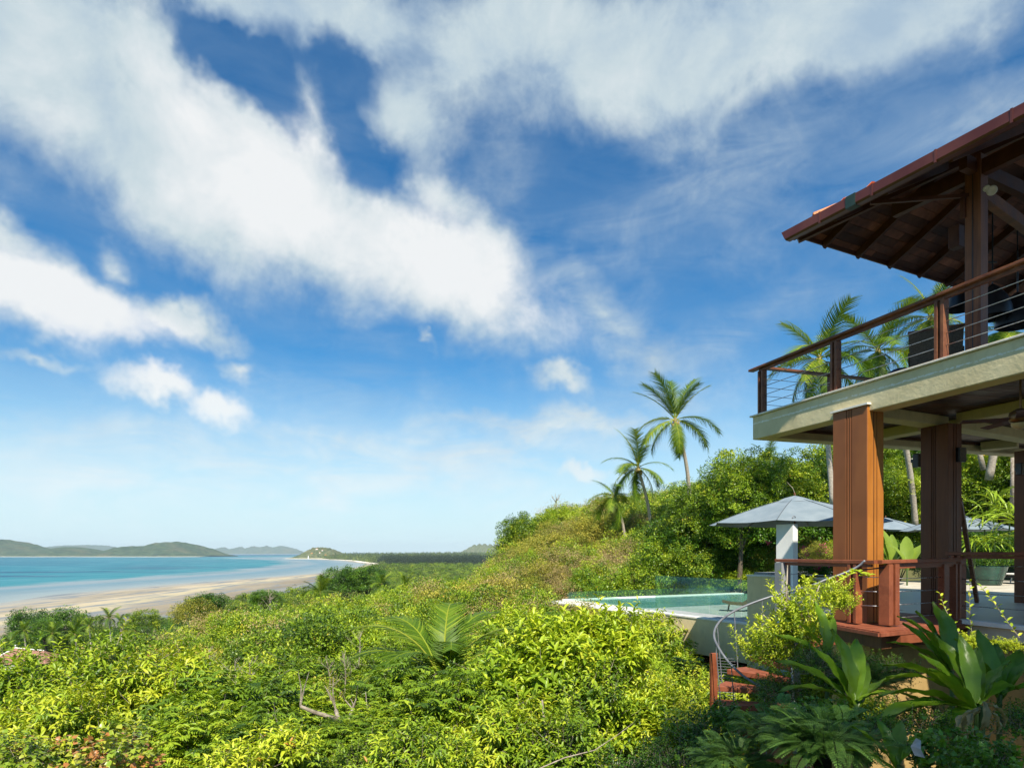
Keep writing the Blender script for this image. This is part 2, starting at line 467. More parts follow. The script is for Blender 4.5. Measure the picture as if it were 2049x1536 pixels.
def pool_water():
    m, t, p, out = new_mat('pool_water_surface')
    p.inputs['Base Color'].default_value = (0.07, 0.34, 0.38, 1)
    p.inputs['Roughness'].default_value = 0.06
    p.inputs['IOR'].default_value = 1.33
    g = t.new('ShaderNodeNewGeometry').outputs['Position']
    b = t.new('ShaderNodeBump'); b.inputs['Strength'].default_value = 0.25; b.inputs['Distance'].default_value = 0.05
    t.put(b.inputs['Height'], t.noise(g, 2.2, 4, 0.6)); t.put(p.inputs['Normal'], b.outputs[0])
    n = t.noise(g, 0.9, 3)
    t.put(p.inputs['Base Color'], t.mix(t.mapr(n, .35, .7), (0.07, 0.27, 0.32), (0.18, 0.44, 0.48)))
    return m
poolw_m = pool_water()

def leaf_mat(name, stops, trans=0.27, rough=0.42, rnd=0.32, nscale=0.0, spec=0.4, full=False):
    m = bpy.data.materials.new(name); m.use_nodes = True
    t = NT(m.node_tree); t.n.clear()
    out = t.new('ShaderNodeOutputMaterial')
    a = t.new('ShaderNodeAttribute'); a.attribute_name = 'tint'
    oi = t.new('ShaderNodeObjectInfo').outputs['Random']
    v = t.math('ADD', a.outputs['Fac'], t.math('MULTIPLY', t.math('SUBTRACT', oi, 0.5), rnd))
    if nscale:
        g = t.new('ShaderNodeNewGeometry').outputs['Position']
        v = t.math('ADD', v, t.math('MULTIPLY', t.math('SUBTRACT', t.noise(g, nscale, 3), 0.5), 0.5))
    if not full: v = t.math('MAXIMUM', t.math('MINIMUM', v, 0.92), t.math('MULTIPLY', a.outputs['Fac'], t.math('GREATER_THAN', a.outputs['Fac'], 0.925)))
    col = t.ramp(v, stops)
    p = t.new('ShaderNodeBsdfPrincipled')
    t.put(p.inputs['Base Color'], col); p.inputs['Roughness'].default_value = rough
    p.inputs['Specular IOR Level'].default_value = spec
    tl = t.new('ShaderNodeBsdfTranslucent')
    t.put(tl.inputs[0], t.mix(1.0, col, (1.25, 1.2, 0.6), 'MULTIPLY'))
    mx = t.new('ShaderNodeMixShader'); mx.inputs[0].default_value = trans
    t.l.new(p.outputs[0], mx.inputs[1]); t.l.new(tl.outputs[0], mx.inputs[2])
    t.l.new(mx.outputs[0], out.inputs[0])
    MATS[name] = m
    return m
G0 = (0.035, 0.08, 0.010); G1 = (0.145, 0.25, 0.014); G2 = (0.31, 0.425, 0.022); G3 = (0.36, 0.44, 0.03); OR = (0.50, 0.24, 0.05); YE = (0.62, 0.52, 0.04)
leaf_green = leaf_mat('green_leaf', [(0, G0), (.35, G1), (.62, G2), (.93, (0.50, 0.53, 0.035)), (.96, YE), (.985, OR)], nscale=.13)
leaf_lime = leaf_mat('lime_leaf', [(0, (0.10, 0.19, 0.012)), (.35, (0.22, 0.34, 0.018)), (.7, (0.43, 0.53, 0.03)), (.93, (0.56, 0.60, 0.05)), (.97, OR)])
leaf_dark = leaf_mat('dark_glossy_leaf', [(0, (0.022, 0.060, 0.008)), (.4, (0.065, 0.155, 0.014)), (.75, (0.13, 0.26, 0.02)), (1, (0.20, 0.32, 0.025))], rough=0.32)
leaf_olive = leaf_mat('olive_leaf', [(0, (0.08, 0.11, 0.015)), (.4, (0.27, 0.28, 0.03)), (.75, (0.46, 0.42, 0.06)), (.92, (0.52, 0.42, 0.06)), (1, (0.52, 0.30, 0.10))], rough=0.6, nscale=.2)
leaf_dry = leaf_mat('dry_tan_leaf', [(0, (0.20, 0.16, 0.07)), (.4, (0.36, 0.28, 0.13)), (.75, (0.55, 0.42, 0.19)), (1, (0.58, 0.32, 0.12))], rough=0.7)
leaf_red = leaf_mat('young_red_and_green_leaf', [(0, (0.10, 0.20, 0.02)), (.4, (0.25, 0.36, 0.03)), (.76, (0.40, 0.42, 0.05)), (.80, (0.42, 0.17, 0.05)), (1, (0.50, 0.26, 0.10))], rough=0.3)
leaf_far = leaf_mat('far_canopy_leaf', [(0, (0.05, 0.085, 0.018)), (.45, (0.12, 0.175, 0.03)), (.8, (0.20, 0.26, 0.05)), (1, (0.32, 0.33, 0.08))], rough=0.6, rnd=0.5, trans=0.2, nscale=.01)
leaf_clouded = leaf_mat('cloud_shaded_leaf', [(0, (0.014, 0.032, 0.018)), (1, (0.036, 0.062, 0.032))], rough=0.7, trans=0.15)  # cloud shadow over the plain put into a darker leaf colour
leaf_palm = leaf_mat('palm_leaflet', [(0, (0.025, 0.065, 0.006)), (.4, (0.085, 0.165, 0.010)), (.75, (0.26, 0.34, 0.025)), (1, (0.50, 0.46, 0.07))], rough=0.5, rnd=0.35, spec=0.25)
leaf_pink = leaf_mat('magenta_bract', [(0, (0.45, 0.02, 0.16)), (1, (0.65, 0.05, 0.30))], rough=0.6)
leaf_ging = leaf_mat('broad_ginger_leaf', [(0, (0.075, 0.15, 0.010)), (.5, (0.17, 0.30, 0.018)), (1, (0.32, 0.47, 0.03))], rough=0.33, rnd=0.4, nscale=3.0)
leaf_banana = leaf_mat('banana_leaf', [(0, (0.10, 0.18, 0.02)), (1, (0.30, 0.38, 0.05))], rough=0.4, rnd=0.3)
leaf_fern = leaf_mat('feathery_leaf', [(0, (0.06, 0.14, 0.03)), (1, (0.17, 0.32, 0.055))], rough=0.5)

# ------------------------------------------------------------------ leaves in bulk (numpy)
TP_LEAF = (np.array([(0,0,0), (-.42,.32,.10), (0,.36,.0), (.42,.32,.10), (-.34,.68,.07), (0,.7,-.05), (.34,.68,.07), (0,1,-.16)], float),
           np.array([(0,2,1), (0,3,2), (1,2,5), (1,5,4), (2,3,6), (2,6,5), (4,5,7), (5,6,7)]))
TP_HEART = (np.array([(0,.06,0), (-.5,.02,.06), (-.52,.42,.10), (0,.45,-.02), (.5,.02,.06), (.52,.42,.10), (0,1.0,-.16)], float),
            np.array([(0,3,1), (1,3,2), (0,4,3), (4,5,3), (2,3,6), (3,5,6)]))
TP_DIA = (np.array([(0,0,0), (-.36,.5,.08), (0,1,-.08), (.36,.5,.08)], float), np.array([(0,3,1), (1,3,2)]))
def unit(a): return a / np.maximum(np.linalg.norm(a, axis=1, keepdims=True), 1e-9)
class Leaves:
    def __init__(s): s.v = []; s.f = []; s.t = []; s.n = 0
    def add(s, P, D, N, L, Wd, tint, tp):
        P = np.asarray(P, float); n = len(P)
        if n == 0: return
        D = unit(np.asarray(D, float)); S = unit(np.cross(D, N)); N2 = np.cross(S, D)
        tv, tf = tp; k = len(tv)
        L = np.broadcast_to(L, (n,))[:, None, None]; Wd = np.broadcast_to(Wd, (n,))[:, None, None]
        vv = P[:, None, :] + L * tv[None, :, 1:2] * D[:, None, :] + Wd * tv[None, :, 0:1] * S[:, None, :] + L * tv[None, :, 2:3] * N2[:, None, :]
        ff = tf[None] + (np.arange(n) * k)[:, None, None] + s.n
        s.v.append(vv.reshape(-1, 3)); s.f.append(ff.reshape(-1, 3))
        s.t.append(np.repeat(np.clip(tint, 0, 1), len(tf))); s.n += n * k
    def mesh(s, name, mat, extra_pts=None):
        v = np.concatenate(s.v); f = np.concatenate(s.f); t = np.concatenate(s.t)
        nv = len(v)
        if extra_pts is not None: v = np.concatenate([v, extra_pts])
        me = bpy.data.meshes.new(name)
        me.vertices.add(len(v)); me.vertices.foreach_set('co', v.astype(np.float32).ravel())
        me.loops.add(f.size); me.loops.foreach_set('vertex_index', f.astype(np.int32).ravel())
        me.polygons.add(len(f)); me.polygons.foreach_set('loop_start', np.arange(0, f.size, 3, dtype=np.int32))
        me.update(calc_edges=True)
        a = me.attributes.new('tint', 'FLOAT', 'FACE'); a.data.foreach_set('value', t.astype(np.float32))
        me.materials.append(mat)
        return me, nv

def crown(R3, clumps, per, leaf, seed, spread=0.25, tp=TP_DIA, hollow=0.45, wl=0.66, droop=0.2, low=-0.6):
    """a tree crown: lumpy ellipsoid of leaf clumps; R3 radii; centre at origin"""
    g = np.random.default_rng(seed); L = Leaves(); R3 = np.array(R3, float)
    d = unit(g.normal(size=(clumps * 3, 3))); d = d[d[:, 2] > low][:clumps]
    ph = g.uniform(0, 6.28, 6)
    lump = 1 + .16*np.sin(3*np.arctan2(d[:,1], d[:,0]) + ph[0]) + .14*np.sin(5*np.arctan2(d[:,1], d[:,0]) + ph[1] + 3*d[:,2]) + .12*np.sin(6*d[:,2] + ph[2])
    C = d * R3 * (lump * g.uniform(hollow, 1.0, len(d)) ** 0.6)[:, None]
    ct = np.clip(g.normal(0.42, 0.21, len(d)), 0, 0.88)
    n = len(d) * per
    idx = np.repeat(np.arange(len(d)), per)
    off = unit(g.normal(size=(n, 3))) * (g.uniform(0.25, 1, n) ** 0.5)[:, None]
    sc = spread * R3.mean() * g.uniform(0.6, 1.25, len(d))[idx]
    off[:, 2] *= 0.7
    P = C[idx] + off * sc[:, None]
    out = unit(off * 0.7 + d[idx] * 0.6 + g.normal(size=(n, 3)) * 0.45)
    D = unit(out + g.normal(size=(n, 3)) * 0.5 + np.array([0, 0, -droop]))
    N = unit(out * 0.6 + np.array([0, 0, 0.9]) + g.normal(size=(n, 3)) * 0.4)
    ls = leaf * g.uniform(0.6, 1.2, n)
    tint = np.clip(ct[idx] + g.normal(0, 0.11, n), 0, 0.9); hot = g.random(n) < 0.006; tint[hot] = g.uniform(.93, 1, hot.sum())
    L.add(P, D, N, ls, ls * wl, tint, tp)
    return L, C
def limbs(C, base, r0, seed, n=7, mb=None):
    """trunk and limbs reaching into the crown, local coordinates"""
    g = random.Random(seed); mb = mb or MB()
    base = Vector(base); top = Vector((g.uniform(-.1, .1), g.uniform(-.1, .1), -0.1))
    fork = base.lerp(top, 0.55)
    mb.tube([base, base.lerp(fork, .5) + Vector((g.uniform(-.06, .06), g.uniform(-.06, .06), 0)) * r0 * 8, fork], [r0, r0 * .85, r0 * .72], 8)
    ids = [g.randrange(len(C)) for _ in range(n)]
    for i in ids:
        e = Vector(C[i]) * 0.9
        m = fork.lerp(e, 0.5) + Vector((0, 0, 0.12 * (e - fork).length))
        mb.tube([fork, m, e], [r0 * .42, r0 * .24, r0 * .07], 6)
    return mb
def shoots(R3, n_sh, per, leaf, wl, seed, length=0.5, tp=TP_LEAF, up=0.5, hang=0.25, mode='alt', tmean=.45, tsd=.15, low=-0.2, red=0.0, stem=0.006, pinn=9, inner=.5, _=0):
    """a shrub seen close: shoots with leaves set along them; returns (Leaves, MB of twigs, tips)"""
    g = np.random.default_rng(seed); L = Leaves(); tw = MB(); R3 = np.array(R3, float)
    tips = []
    d = unit(g.normal(size=(n_sh * 3, 3))); d = d[d[:, 2] > low][:n_sh]
    ph = g.uniform(0, 6.28, 4); az_ = np.arctan2(d[:, 1], d[:, 0])
    lump = 1 + .2*np.sin(3*az_ + ph[0]) + .14*np.sin(5*az_ + ph[1] + 2*d[:, 2]) + .12 * g.normal(size=len(d))
    tip = d * R3 * 1.0 * (lump * g.uniform(inner, 1.0, len(d)) ** 0.5)[:, None]
    for i in range(len(d)):
        t = tip[i]; dr = unit((d[i] * 0.8 + np.array([0, 0, up]) + g.normal(size=3) * 0.35)[None])[0]
        l = length * g.uniform(.6, 1.3); b = t - dr * l
        b = b - d[i] * R3 * .05
        bend = g.normal(size=3) * 0.12 * l
        mid = (t + b) / 2 + bend
        root = b * 0.45 + np.array([0, 0, -0.15])
        if i % 3 == 0: tw.tube([root, b, mid, mid * .3 + t * .7], [stem * 1.8, stem * 1.1, stem * .7, stem * .2], 4, False)
        else: tw.tube([b, mid, mid * .3 + t * .7], [stem * .8, stem * .6, stem * .2], 3, False)
        tips.append(t)
        base_t = float(np.clip(g.normal(tmean, tsd), 0.02, .88))
        k = max(3, int(per * g.uniform(.7, 1.3)))
        if mode == 'alt':
            u = np.linspace(0.05, 1, k) ** 0.8
            q = np.where(u[:, None] < .5, b + (mid - b) * (u * 2)[:, None], mid + (t - mid) * (u * 2 - 1)[:, None])
            ang = np.arange(k) * 2.4 + g.uniform(0, 6)
            s1 = unit(np.cross(dr, g.normal(size=3))[None])[0]; s2 = np.cross(dr, s1)
            side = np.cos(ang)[:, None] * s1 + np.sin(ang)[:, None] * s2
            D = side * 0.9 + dr * (0.25 + 0.7 * u)[:, None] + np.array([0, 0, -hang]) + g.normal(size=(k, 3)) * .15
            N = np.array([0, 0, 1.0]) + dr * 0.25 + g.normal(size=(k, 3)) * .25 - side * .2
            ls = leaf * g.uniform(.65, 1.15, k) * (1 - .25 * u)
            tn = base_t + .16 * u + g.normal(0, .06, k)
            L.add(q, D, N, ls, ls * wl, np.clip(tn, 0, .91 if g.random() > .03 else 1), tp)
        else:   # pinnate: rachises round the tip, leaflets in drooping pairs
            nr = 4
            for r_ in range(nr):
                a = g.uniform(0, 6.28)
                rd = unit((np.array([math.cos(a), math.sin(a), g.uniform(-.2, .5)]) + dr * .5)[None])[0]
                p0 = b + (t - b) * (0.45 + .55 * r_ / nr); rl = leaf * 2.6 * g.uniform(.7, 1.2)
                u = np.linspace(.22, 1, pinn); sag = -0.35 * rl * u ** 2 * hang
                q = p0 + rd * (rl * u)[:, None]; q[:, 2] += sag
                sd = unit(np.cross(rd, [0, 0, 1.0])[None])[0]
                sg = np.where(np.arange(pinn) % 2 == 0, 1.0, -1.0)[:, None]
                D = sd * sg * .85 + rd * .55 + np.array([0, 0, -hang * .9]) + g.normal(size=(pinn, 3)) * .1
                N = np.array([0, 0, 1.0]) + g.normal(size=(pinn, 3)) * .25 + rd * .3
                ls = leaf * g.uniform(.75, 1.1, pinn)
                L.add(q, D, N, ls, ls * wl, np.clip(base_t + g.normal(0, .06, pinn), 0, .91), tp)
    if red:
        for q in range(len(L.t)):
            m = g.random(len(L.t[q])) < 0
    return L, tw, tips

def stuff_scatter(name, leaves, mat, pts, scl, label=None, kindname='stuff', tilt=0.08):
    """one object: its own leaf clump set out over its own points (geometry nodes, nothing else referenced)"""
    pts = np.asarray(pts, float); n = len(pts)
    me, nv = leaves.mesh(name, mat, pts)
    tot = nv + n
    isp = np.zeros(tot, dtype=bool); isp[:nv] = True
    a = me.attributes.new('is_clump', 'BOOLEAN', 'POINT'); a.data.foreach_set('value', isp)
    rot = np.zeros((tot, 3), np.float32); rot[nv:, 2] = rng.uniform(0, 6.283, n); rot[nv:, 0] = rng.normal(0, tilt, n); rot[nv:, 1] = rng.normal(0, tilt, n)
    a = me.attributes.new('turn', 'FLOAT_VECTOR', 'POINT'); a.data.foreach_set('vector', rot.ravel())
    sc = np.ones(tot, np.float32); sc[nv:] = scl
    a = me.attributes.new('size', 'FLOAT', 'POINT'); a.data.foreach_set('value', sc)
    o = link_mesh(name, me)
    tag(o, label, None, None, kindname)
    ng = bpy.data.node_groups.new(name + '_scatter', 'GeometryNodeTree')
    ng.interface.new_socket('Geometry', in_out='INPUT', socket_type='NodeSocketGeometry')
    ng.interface.new_socket('Geometry', in_out='OUTPUT', socket_type='NodeSocketGeometry')
    nd = ng.nodes; lk = ng.links
    gi = nd.new('NodeGroupInput'); go = nd.new('NodeGroupOutput')
    def attr(nm, ty):
        q = nd.new('GeometryNodeInputNamedAttribute'); q.data_type = ty; q.inputs[0].default_value = nm; return q.outputs[0]
    sp = nd.new('GeometryNodeSeparateGeometry'); sp.domain = 'POINT'
    lk.new(gi.outputs[0], sp.inputs[0]); lk.new(attr('is_clump', 'BOOLEAN'), sp.inputs['Selection'])
    ip = nd.new('GeometryNodeInstanceOnPoints')
    lk.new(sp.outputs['Inverted'], ip.inputs['Points']); lk.new(sp.outputs['Selection'], ip.inputs['Instance'])
    e2r = nd.new('FunctionNodeEulerToRotation'); lk.new(attr('turn', 'FLOAT_VECTOR'), e2r.inputs[0])
    lk.new(e2r.outputs[0], ip.inputs['Rotation'])
    lk.new(attr('size', 'FLOAT'), ip.inputs['Scale'])
    lk.new(ip.outputs[0], go.inputs[0])
    md = o.modifiers.new('scatter', 'NODES'); md.node_group = ng
    return o
def copy_tree(o, parent=None):
    c = o.copy(); COL.objects.link(c); c.parent = parent
    for ch in list(o.children): copy_tree(ch, c)
    return c

# ------------------------------------------------------------------ the land: canopy heights read as sight lines, ground below them
CTRL = []
for Yc, row in {
    4: [(-300, 1640), (0, 1640), (700, 1640), (1400, 1650), (2300, 1640)],
    7: [(-300, 1560), (0, 1560), (600, 1570), (1000, 1560), (1400, 1560), (2300, 1560)],
    10: [(-300, 1470), (0, 1455), (300, 1450), (600, 1440), (900, 1420), (1150, 1400), (1400, 1440), (1800, 1400), (2300, 1350)],
    16: [(-300, 1420), (0, 1405), (300, 1370), (600, 1345), (900, 1300), (1100, 1260), (1300, 1330), (1500, 1340), (1800, 1300), (2300, 1250)],
    25: [(-300, 1400), (0, 1375), (300, 1310), (600, 1270), (900, 1235), (1100, 1205), (1300, 1205), (1600, 1180), (2300, 1150)],
    40: [(-300, 1410), (0, 1380), (150, 1345), (300, 1290), (450, 1238), (600, 1232), (900, 1185), (1100, 1150), (1300, 1110), (1450, 1030), (1600, 970), (1800, 950), (2300, 940)],
    60: [(-300, 1470), (0, 1450), (300, 1350), (450, 1270), (600, 1220), (800, 1185), (950, 1160), (1040, 1110), (1100, 1080), (1250, 1045), (1400, 1000), (1600, 960), (2300, 930)],
    90: [(-300, 1470), (0, 1450), (300, 1390), (450, 1340), (600, 1280), (800, 1235), (950, 1195), (1000, 1130), (1030, 1062), (1100, 1030), (1200, 1000), (1300, 990), (1450, 960), (2300, 920)],
    130: [(-300, 1400), (0, 1390), (300, 1360), (600, 1300), (800, 1250), (960, 1225), (1030, 1130), (1100, 1070), (1200, 1040), (1400, 1000), (2300, 950)],
    200: [(-300, 1320), (0, 1305), (300, 1290), (600, 1240), (800, 1215), (1000, 1180), (1200, 1140), (1500, 1080), (2300, 1040)],
    330: [(-300, 1215), (0, 1212), (600, 1212), (1000, 1180), (1500, 1150), (2300, 1120)],
    600: [(-300, 1165), (600, 1165), (1200, 1160), (2300, 1150)],
}.items():
    for px, py in row: CTRL.append((px / 330.0, math.log(Yc) * 1.5, (py - CY) / F))
CTRL = np.array(CTRL)
def _phi(r): return r ** 2 * np.log(r + 1e-9)
_A = _phi(np.linalg.norm(CTRL[:, None, :2] - CTRL[None, :, :2], axis=2)) + np.eye(len(CTRL)) * 1e-3
_Pm = np.c_[np.ones(len(CTRL)), CTRL[:, :2]]
_sol = np.linalg.solve(np.block([[_A, _Pm], [_Pm.T, np.zeros((3, 3))]]), np.r_[CTRL[:, 2], 0, 0, 0])
def canopy(X, Y):
    X = np.atleast_1d(np.asarray(X, float)); Y = np.atleast_1d(np.asarray(Y, float))
    Yc = np.clip(Y, 4, 600)
    px = np.clip(CX + F * X / np.maximum(Y, 4), -300, 2300)
    q = np.c_[px / 330.0, np.log(Yc) * 1.5]
    r = np.linalg.norm(q[:, None] - CTRL[None, :, :2], axis=2)
    s = _phi(r) @ _sol[:len(CTRL)] + np.c_[np.ones(len(q)), q] @ _sol[len(CTRL):]
    z = H - s * Yc
    far = np.clip((Y - 330) / 270, 0, 1)
    return np.maximum(z * (1 - far) + 11 * far, 9)
def ground_z(X, Y):
    h = np.interp(Y, [4, 10, 25, 60, 200, 600], [1.6, 2.2, 3.2, 4.2, 9, 9.6])
    g = np.maximum(canopy(X, Y) - h, 1.3)
    X = np.asarray(X, float); Y = np.asarray(Y, float)
    k = np.clip((X - .5) / 2, 0, 1) * np.clip((Y - 4) / 4, 0, 1) * np.clip((43.5 - Y) / 2.5, 0, 1)   # levelled platform of the villa
    return g * (1 - k) + np.minimum(g, H - 3.1) * k
LY = [-60, 150, 220, 300, 450, 607, 800, 1200, 1740, 2245, 3227, 3972, 4490, 5200, 9000]
LX = [-330, -260, -215, -165, -150, -165, -215, -290, -375, -477, -811, -1183, -1500, -1400, -600]
SX = [-430, -400, -395, -385, -380, -428, -425, -370, -415, -500, -850, -1230, -1560, -1600, -1600]
HX = [-640, -600, -595, -590, -580, -572, -548, -535, -600, -700, -1050, -1500, -1900, -2000, -2000]
def land_x(Y): return np.interp(Y, LY, LX)

rowsY = np.r_[np.arange(-40, 4, 4.0), np.exp(np.linspace(math.log(4), math.log(9000), 170))]
colS = np.linspace(-1.5, 1.9, 190)
GV = []
for Yv in rowsY:
    X = colS * (Yv + 44)
    lx = land_x(Yv)
    X = np.maximum(X, lx)
    z = ground_z(X, np.full_like(X, Yv))
    z = 0.25 + (z - 0.25) * np.clip((X - lx) / 30, 0, 1) ** 0.7
    z += 0.3 * np.sin(X * .31 + Yv * .17) * np.clip((Yv - 4) / 30, 0, 1) * np.clip((X - lx) / 30, 0, 1)
    for x_, z_ in zip(X, z): GV.append((x_, Yv, z_))
nc = len(colS)
GF = [(j*nc + i, j*nc + i + 1, (j+1)*nc + i + 1, (j+1)*nc + i) for j in range(len(rowsY) - 1) for i in range(nc - 1)]
ground_m = solid('forest_floor', (0.030, 0.040, 0.012), (0.085, 0.085, 0.030), 0.6, 0.95, 0.9, 5)
gb = MB(); gb.v = [Vector(v) for v in GV]; gb.f = GF
tag(gb.build('ground', ground_m, None, True), kind='structure')

# sea, shallow water and the tidal flat
def zone_sheet(name, z, zones, mat, ys, nsub):
    vs = []; zz = []
    for Yv in ys:
        xs = [land_x(Yv), np.interp(Yv, LY, SX), np.interp(Yv, LY, HX), np.interp(Yv, LY, HX) - 500 - Yv * .3, -40000]
        for q in np.linspace(zones[0], zones[1], nsub):
            k = min(int(q), 3); fr = q - k
            vs.append((xs[k] + (xs[k+1] - xs[k]) * fr + 0.0, Yv, z)); zz.append(q)
    fs = [(j*nsub + i, (j+1)*nsub + i, (j+1)*nsub + i + 1, j*nsub + i + 1) for j in range(len(ys) - 1) for i in range(nsub - 1)]
    fs = [f[::-1] for f in fs]
    me = bpy.data.meshes.new(name); me.from_pydata(vs, [], fs); me.materials.append(mat)
    a = me.attributes.new('zone', 'FLOAT', 'POINT'); a.data.foreach_set('value', zz)
    me.update()
    return tag(link_mesh(name, me), kind='structure')
def water_mat(name, deep=False):
    m, t, p, out = new_mat(name)
    g = t.new('ShaderNodeNewGeometry').outputs['Position']
    a = t.new('ShaderNodeAttribute'); a.attribute_name = 'zone'
    zn = a.outputs['Fac']
    n1 = t.noise(t.mapping(g, sc=(0.0016, 0.0075, 0)), 1.0, 5, 0.55)
    n2 = t.noise(t.mapping(g, sc=(0.02, 0.006, 0)), 1.0, 5, 0.6)
    zz = t.math('ADD', zn, t.math('MULTIPLY', t.math('SUBTRACT', n2, .5), .22))
    c = t.ramp(t.math('DIVIDE', t.math('SUBTRACT', zz, 1.0), 3.0), [
        (0.0, (0.26, 0.30, 0.29)), (0.12, (0.17, 0.235, 0.26)), (0.27, (0.115, 0.205, 0.25)), (0.345, (0.20, 0.25, 0.27)), (0.37, (0.02, 0.18, 0.22)),
        (0.52, (0.010, 0.155, 0.21)), (0.75, (0.005, 0.125, 0.19)), (1.0, (0.004, 0.10, 0.18))]) if not deep else None
    if deep: c = t.mix(0.0, (0.003, 0.075, 0.14), (0.003, 0.075, 0.14))
    reef = t.mapr(n1, 0.50, 0.62, 0, 0.7, 'SMOOTHSTEP')
    if not deep: reef = t.math('MULTIPLY', reef, t.mapr(zz, 1.9, 2.3))
    c = t.mix(reef, c, (0.003, 0.045, 0.11))
    t.put(p.inputs['Base Color'], c)
    t.put(p.inputs['Roughness'], t.mapr(n2, .3, .7, .32, .5))
    p.inputs['IOR'].default_value = 1.33
    p.inputs['Specular IOR Level'].default_value = 0.10
    b = t.new('ShaderNodeBump'); b.inputs['Strength'].default_value = 0.5; b.inputs['Distance'].default_value = 0.4
    t.put(b.inputs['Height'], t.noise(g, 0.25, 4, .6)); t.put(p.inputs['Normal'], b.outputs[0])
    return m
def flat_mat():
    m, t, p, out = new_mat('tidal_sand')
    g = t.new('ShaderNodeNewGeometry').outputs['Position']
    a = t.new('ShaderNodeAttribute'); a.attribute_name = 'zone'
    n1 = t.noise(t.mapping(g, sc=(0.030, 0.0055, 0)), 1.0, 6, 0.6)
    n2 = t.noise(t.mapping(g, sc=(0.075, 0.011, 0)), 1.0, 5, 0.6)
    zz = t.math('ADD', a.outputs['Fac'], t.math('MULTIPLY', t.math('SUBTRACT', n1, .5), .5))
    dry = (0.44, 0.375, 0.215); wet = (0.17, 0.135, 0.08); pud = (0.12, 0.155, 0.185)
    c = t.ramp(zz, [(0.0, dry), (0.05, (0.26, 0.24, 0.18)), (0.10, pud), (0.2, (0.22, 0.22, 0.19)), (0.30, wet), (0.45, (0.28, 0.23, 0.15)), (0.54, (0.27, 0.24, 0.185)), (0.60, dry),
                    (0.74, (0.46, 0.38, 0.25)), (0.80, (0.25, 0.215, 0.15)), (0.86, (0.38, 0.32, 0.225)), (1.0, (0.26, 0.27, 0.25))])
    pd = t.mapr(n2, 0.50, 0.60, 0, 0.85)
    c = t.mix(pd, c, pud)
    c = t.mix(t.mapr(t.noise(t.mapping(g, sc=(0.3, 0.06, 0)), 1.0, 4, .6), 0.4, .7, 0, .3), c, (0.30, 0.27, 0.20))
    t.put(p.inputs['Base Color'], c)
    p.inputs['Roughness'].default_value = 0.75
    return m
ys_ = np.r_[np.linspace(-60, 2000, 120), np.linspace(2030, 9000, 100)]
tidal = zone_sheet('beach', 0.15, (0.0, 1.03), flat_mat(), ys_, 14)
seaw = water_mat('turquoise_sea_water')
zone_sheet('sea', 0.0, (0.98, 4.0), seaw, ys_, 60)
ocean = MB()
ocean.add([(-60000, -3000, -.4), (60000, -3000, -.4), (60000, 70000, -.4), (-60000, 70000, -.4)], [(0, 1, 2, 3)])
tag(ocean.build('ocean', water_mat('deep_sea_water', True)), kind='structure')
# dry sand line along the far coast
sb = MB(); prev = None
for Yv in np.linspace(1400, 4700, 60):
    lx = float(land_x(Yv)); w = 9 + 7 * math.sin(Yv * .01)
    cur = ((lx - w, Yv), (lx + 10 + Yv * .004, Yv))
    if prev: sb.add([(prev[0][0], prev[0][1], .4), (prev[1][0], prev[1][1], 1.7), (cur[1][0], cur[1][1], 1.7), (cur[0][0], cur[0][1], .4)], [(0, 1, 2, 3)])
    prev = cur
tag(sb.build('sand_strip', solid('white_dry_sand', (0.62, 0.56, 0.44), (0.75, 0.70, 0.58), .05, .9, 0)), kind='structure')

def island(name, prof, Y0, depth, mat, label, seed, base=0.0, shore=True, kind='structure'):
    """hills: a ridge profile (photo pixels at distance Y0) swept over real depth, roughened"""
    pts = [((px - CX) / F * Y0, max(H - (py - CY) / F * Y0, 0)) for px, py in prof]
    xs = np.linspace(pts[0][0], pts[-1][0], 150); hz = np.interp(xs, [p[0] for p in pts], [p[1] for p in pts])
    k = np.ones(5) / 5; hz = np.convolve(np.pad(hz, 2, mode='edge'), k, mode='valid')
    g = np.random.default_rng(seed); ph = g.uniform(0, 6.28, 8)
    nd_ = 26; vs = []
    hmax = hz.max(); span = xs[-1] - xs[0]
    for j in range(nd_):
        v = j / (nd_ - 1) * 2 - 1
        for i, x in enumerate(xs):
            fade = max(1 - abs(v) ** 1.7, 0)
            rough = 1 + .10*math.sin(x/span*60 + ph[0] + 4*v) * (1-fade) + .08*math.sin(x/span*140 + ph[1] - 7*v) + .03 * g.normal()
            z = hz[i] * fade * (rough if 0 < j < nd_-1 else 1)
            vs.append((x + span*.01*math.sin(v*5 + ph[2]), Y0 + depth * v * (.75 + .25 * hz[i] / hmax), z + base - 1.5))
    n = len(xs)
    fs = [(j*n+i, j*n+i+1, (j+1)*n+i+1, (j+1)*n+i) for j in range(nd_-1) for i in range(n-1)]
    b = MB(); b.v = [Vector(v) for v in vs]; b.f = fs
    return tag(b.build(name, mat, None, True), label, None, None, kind)
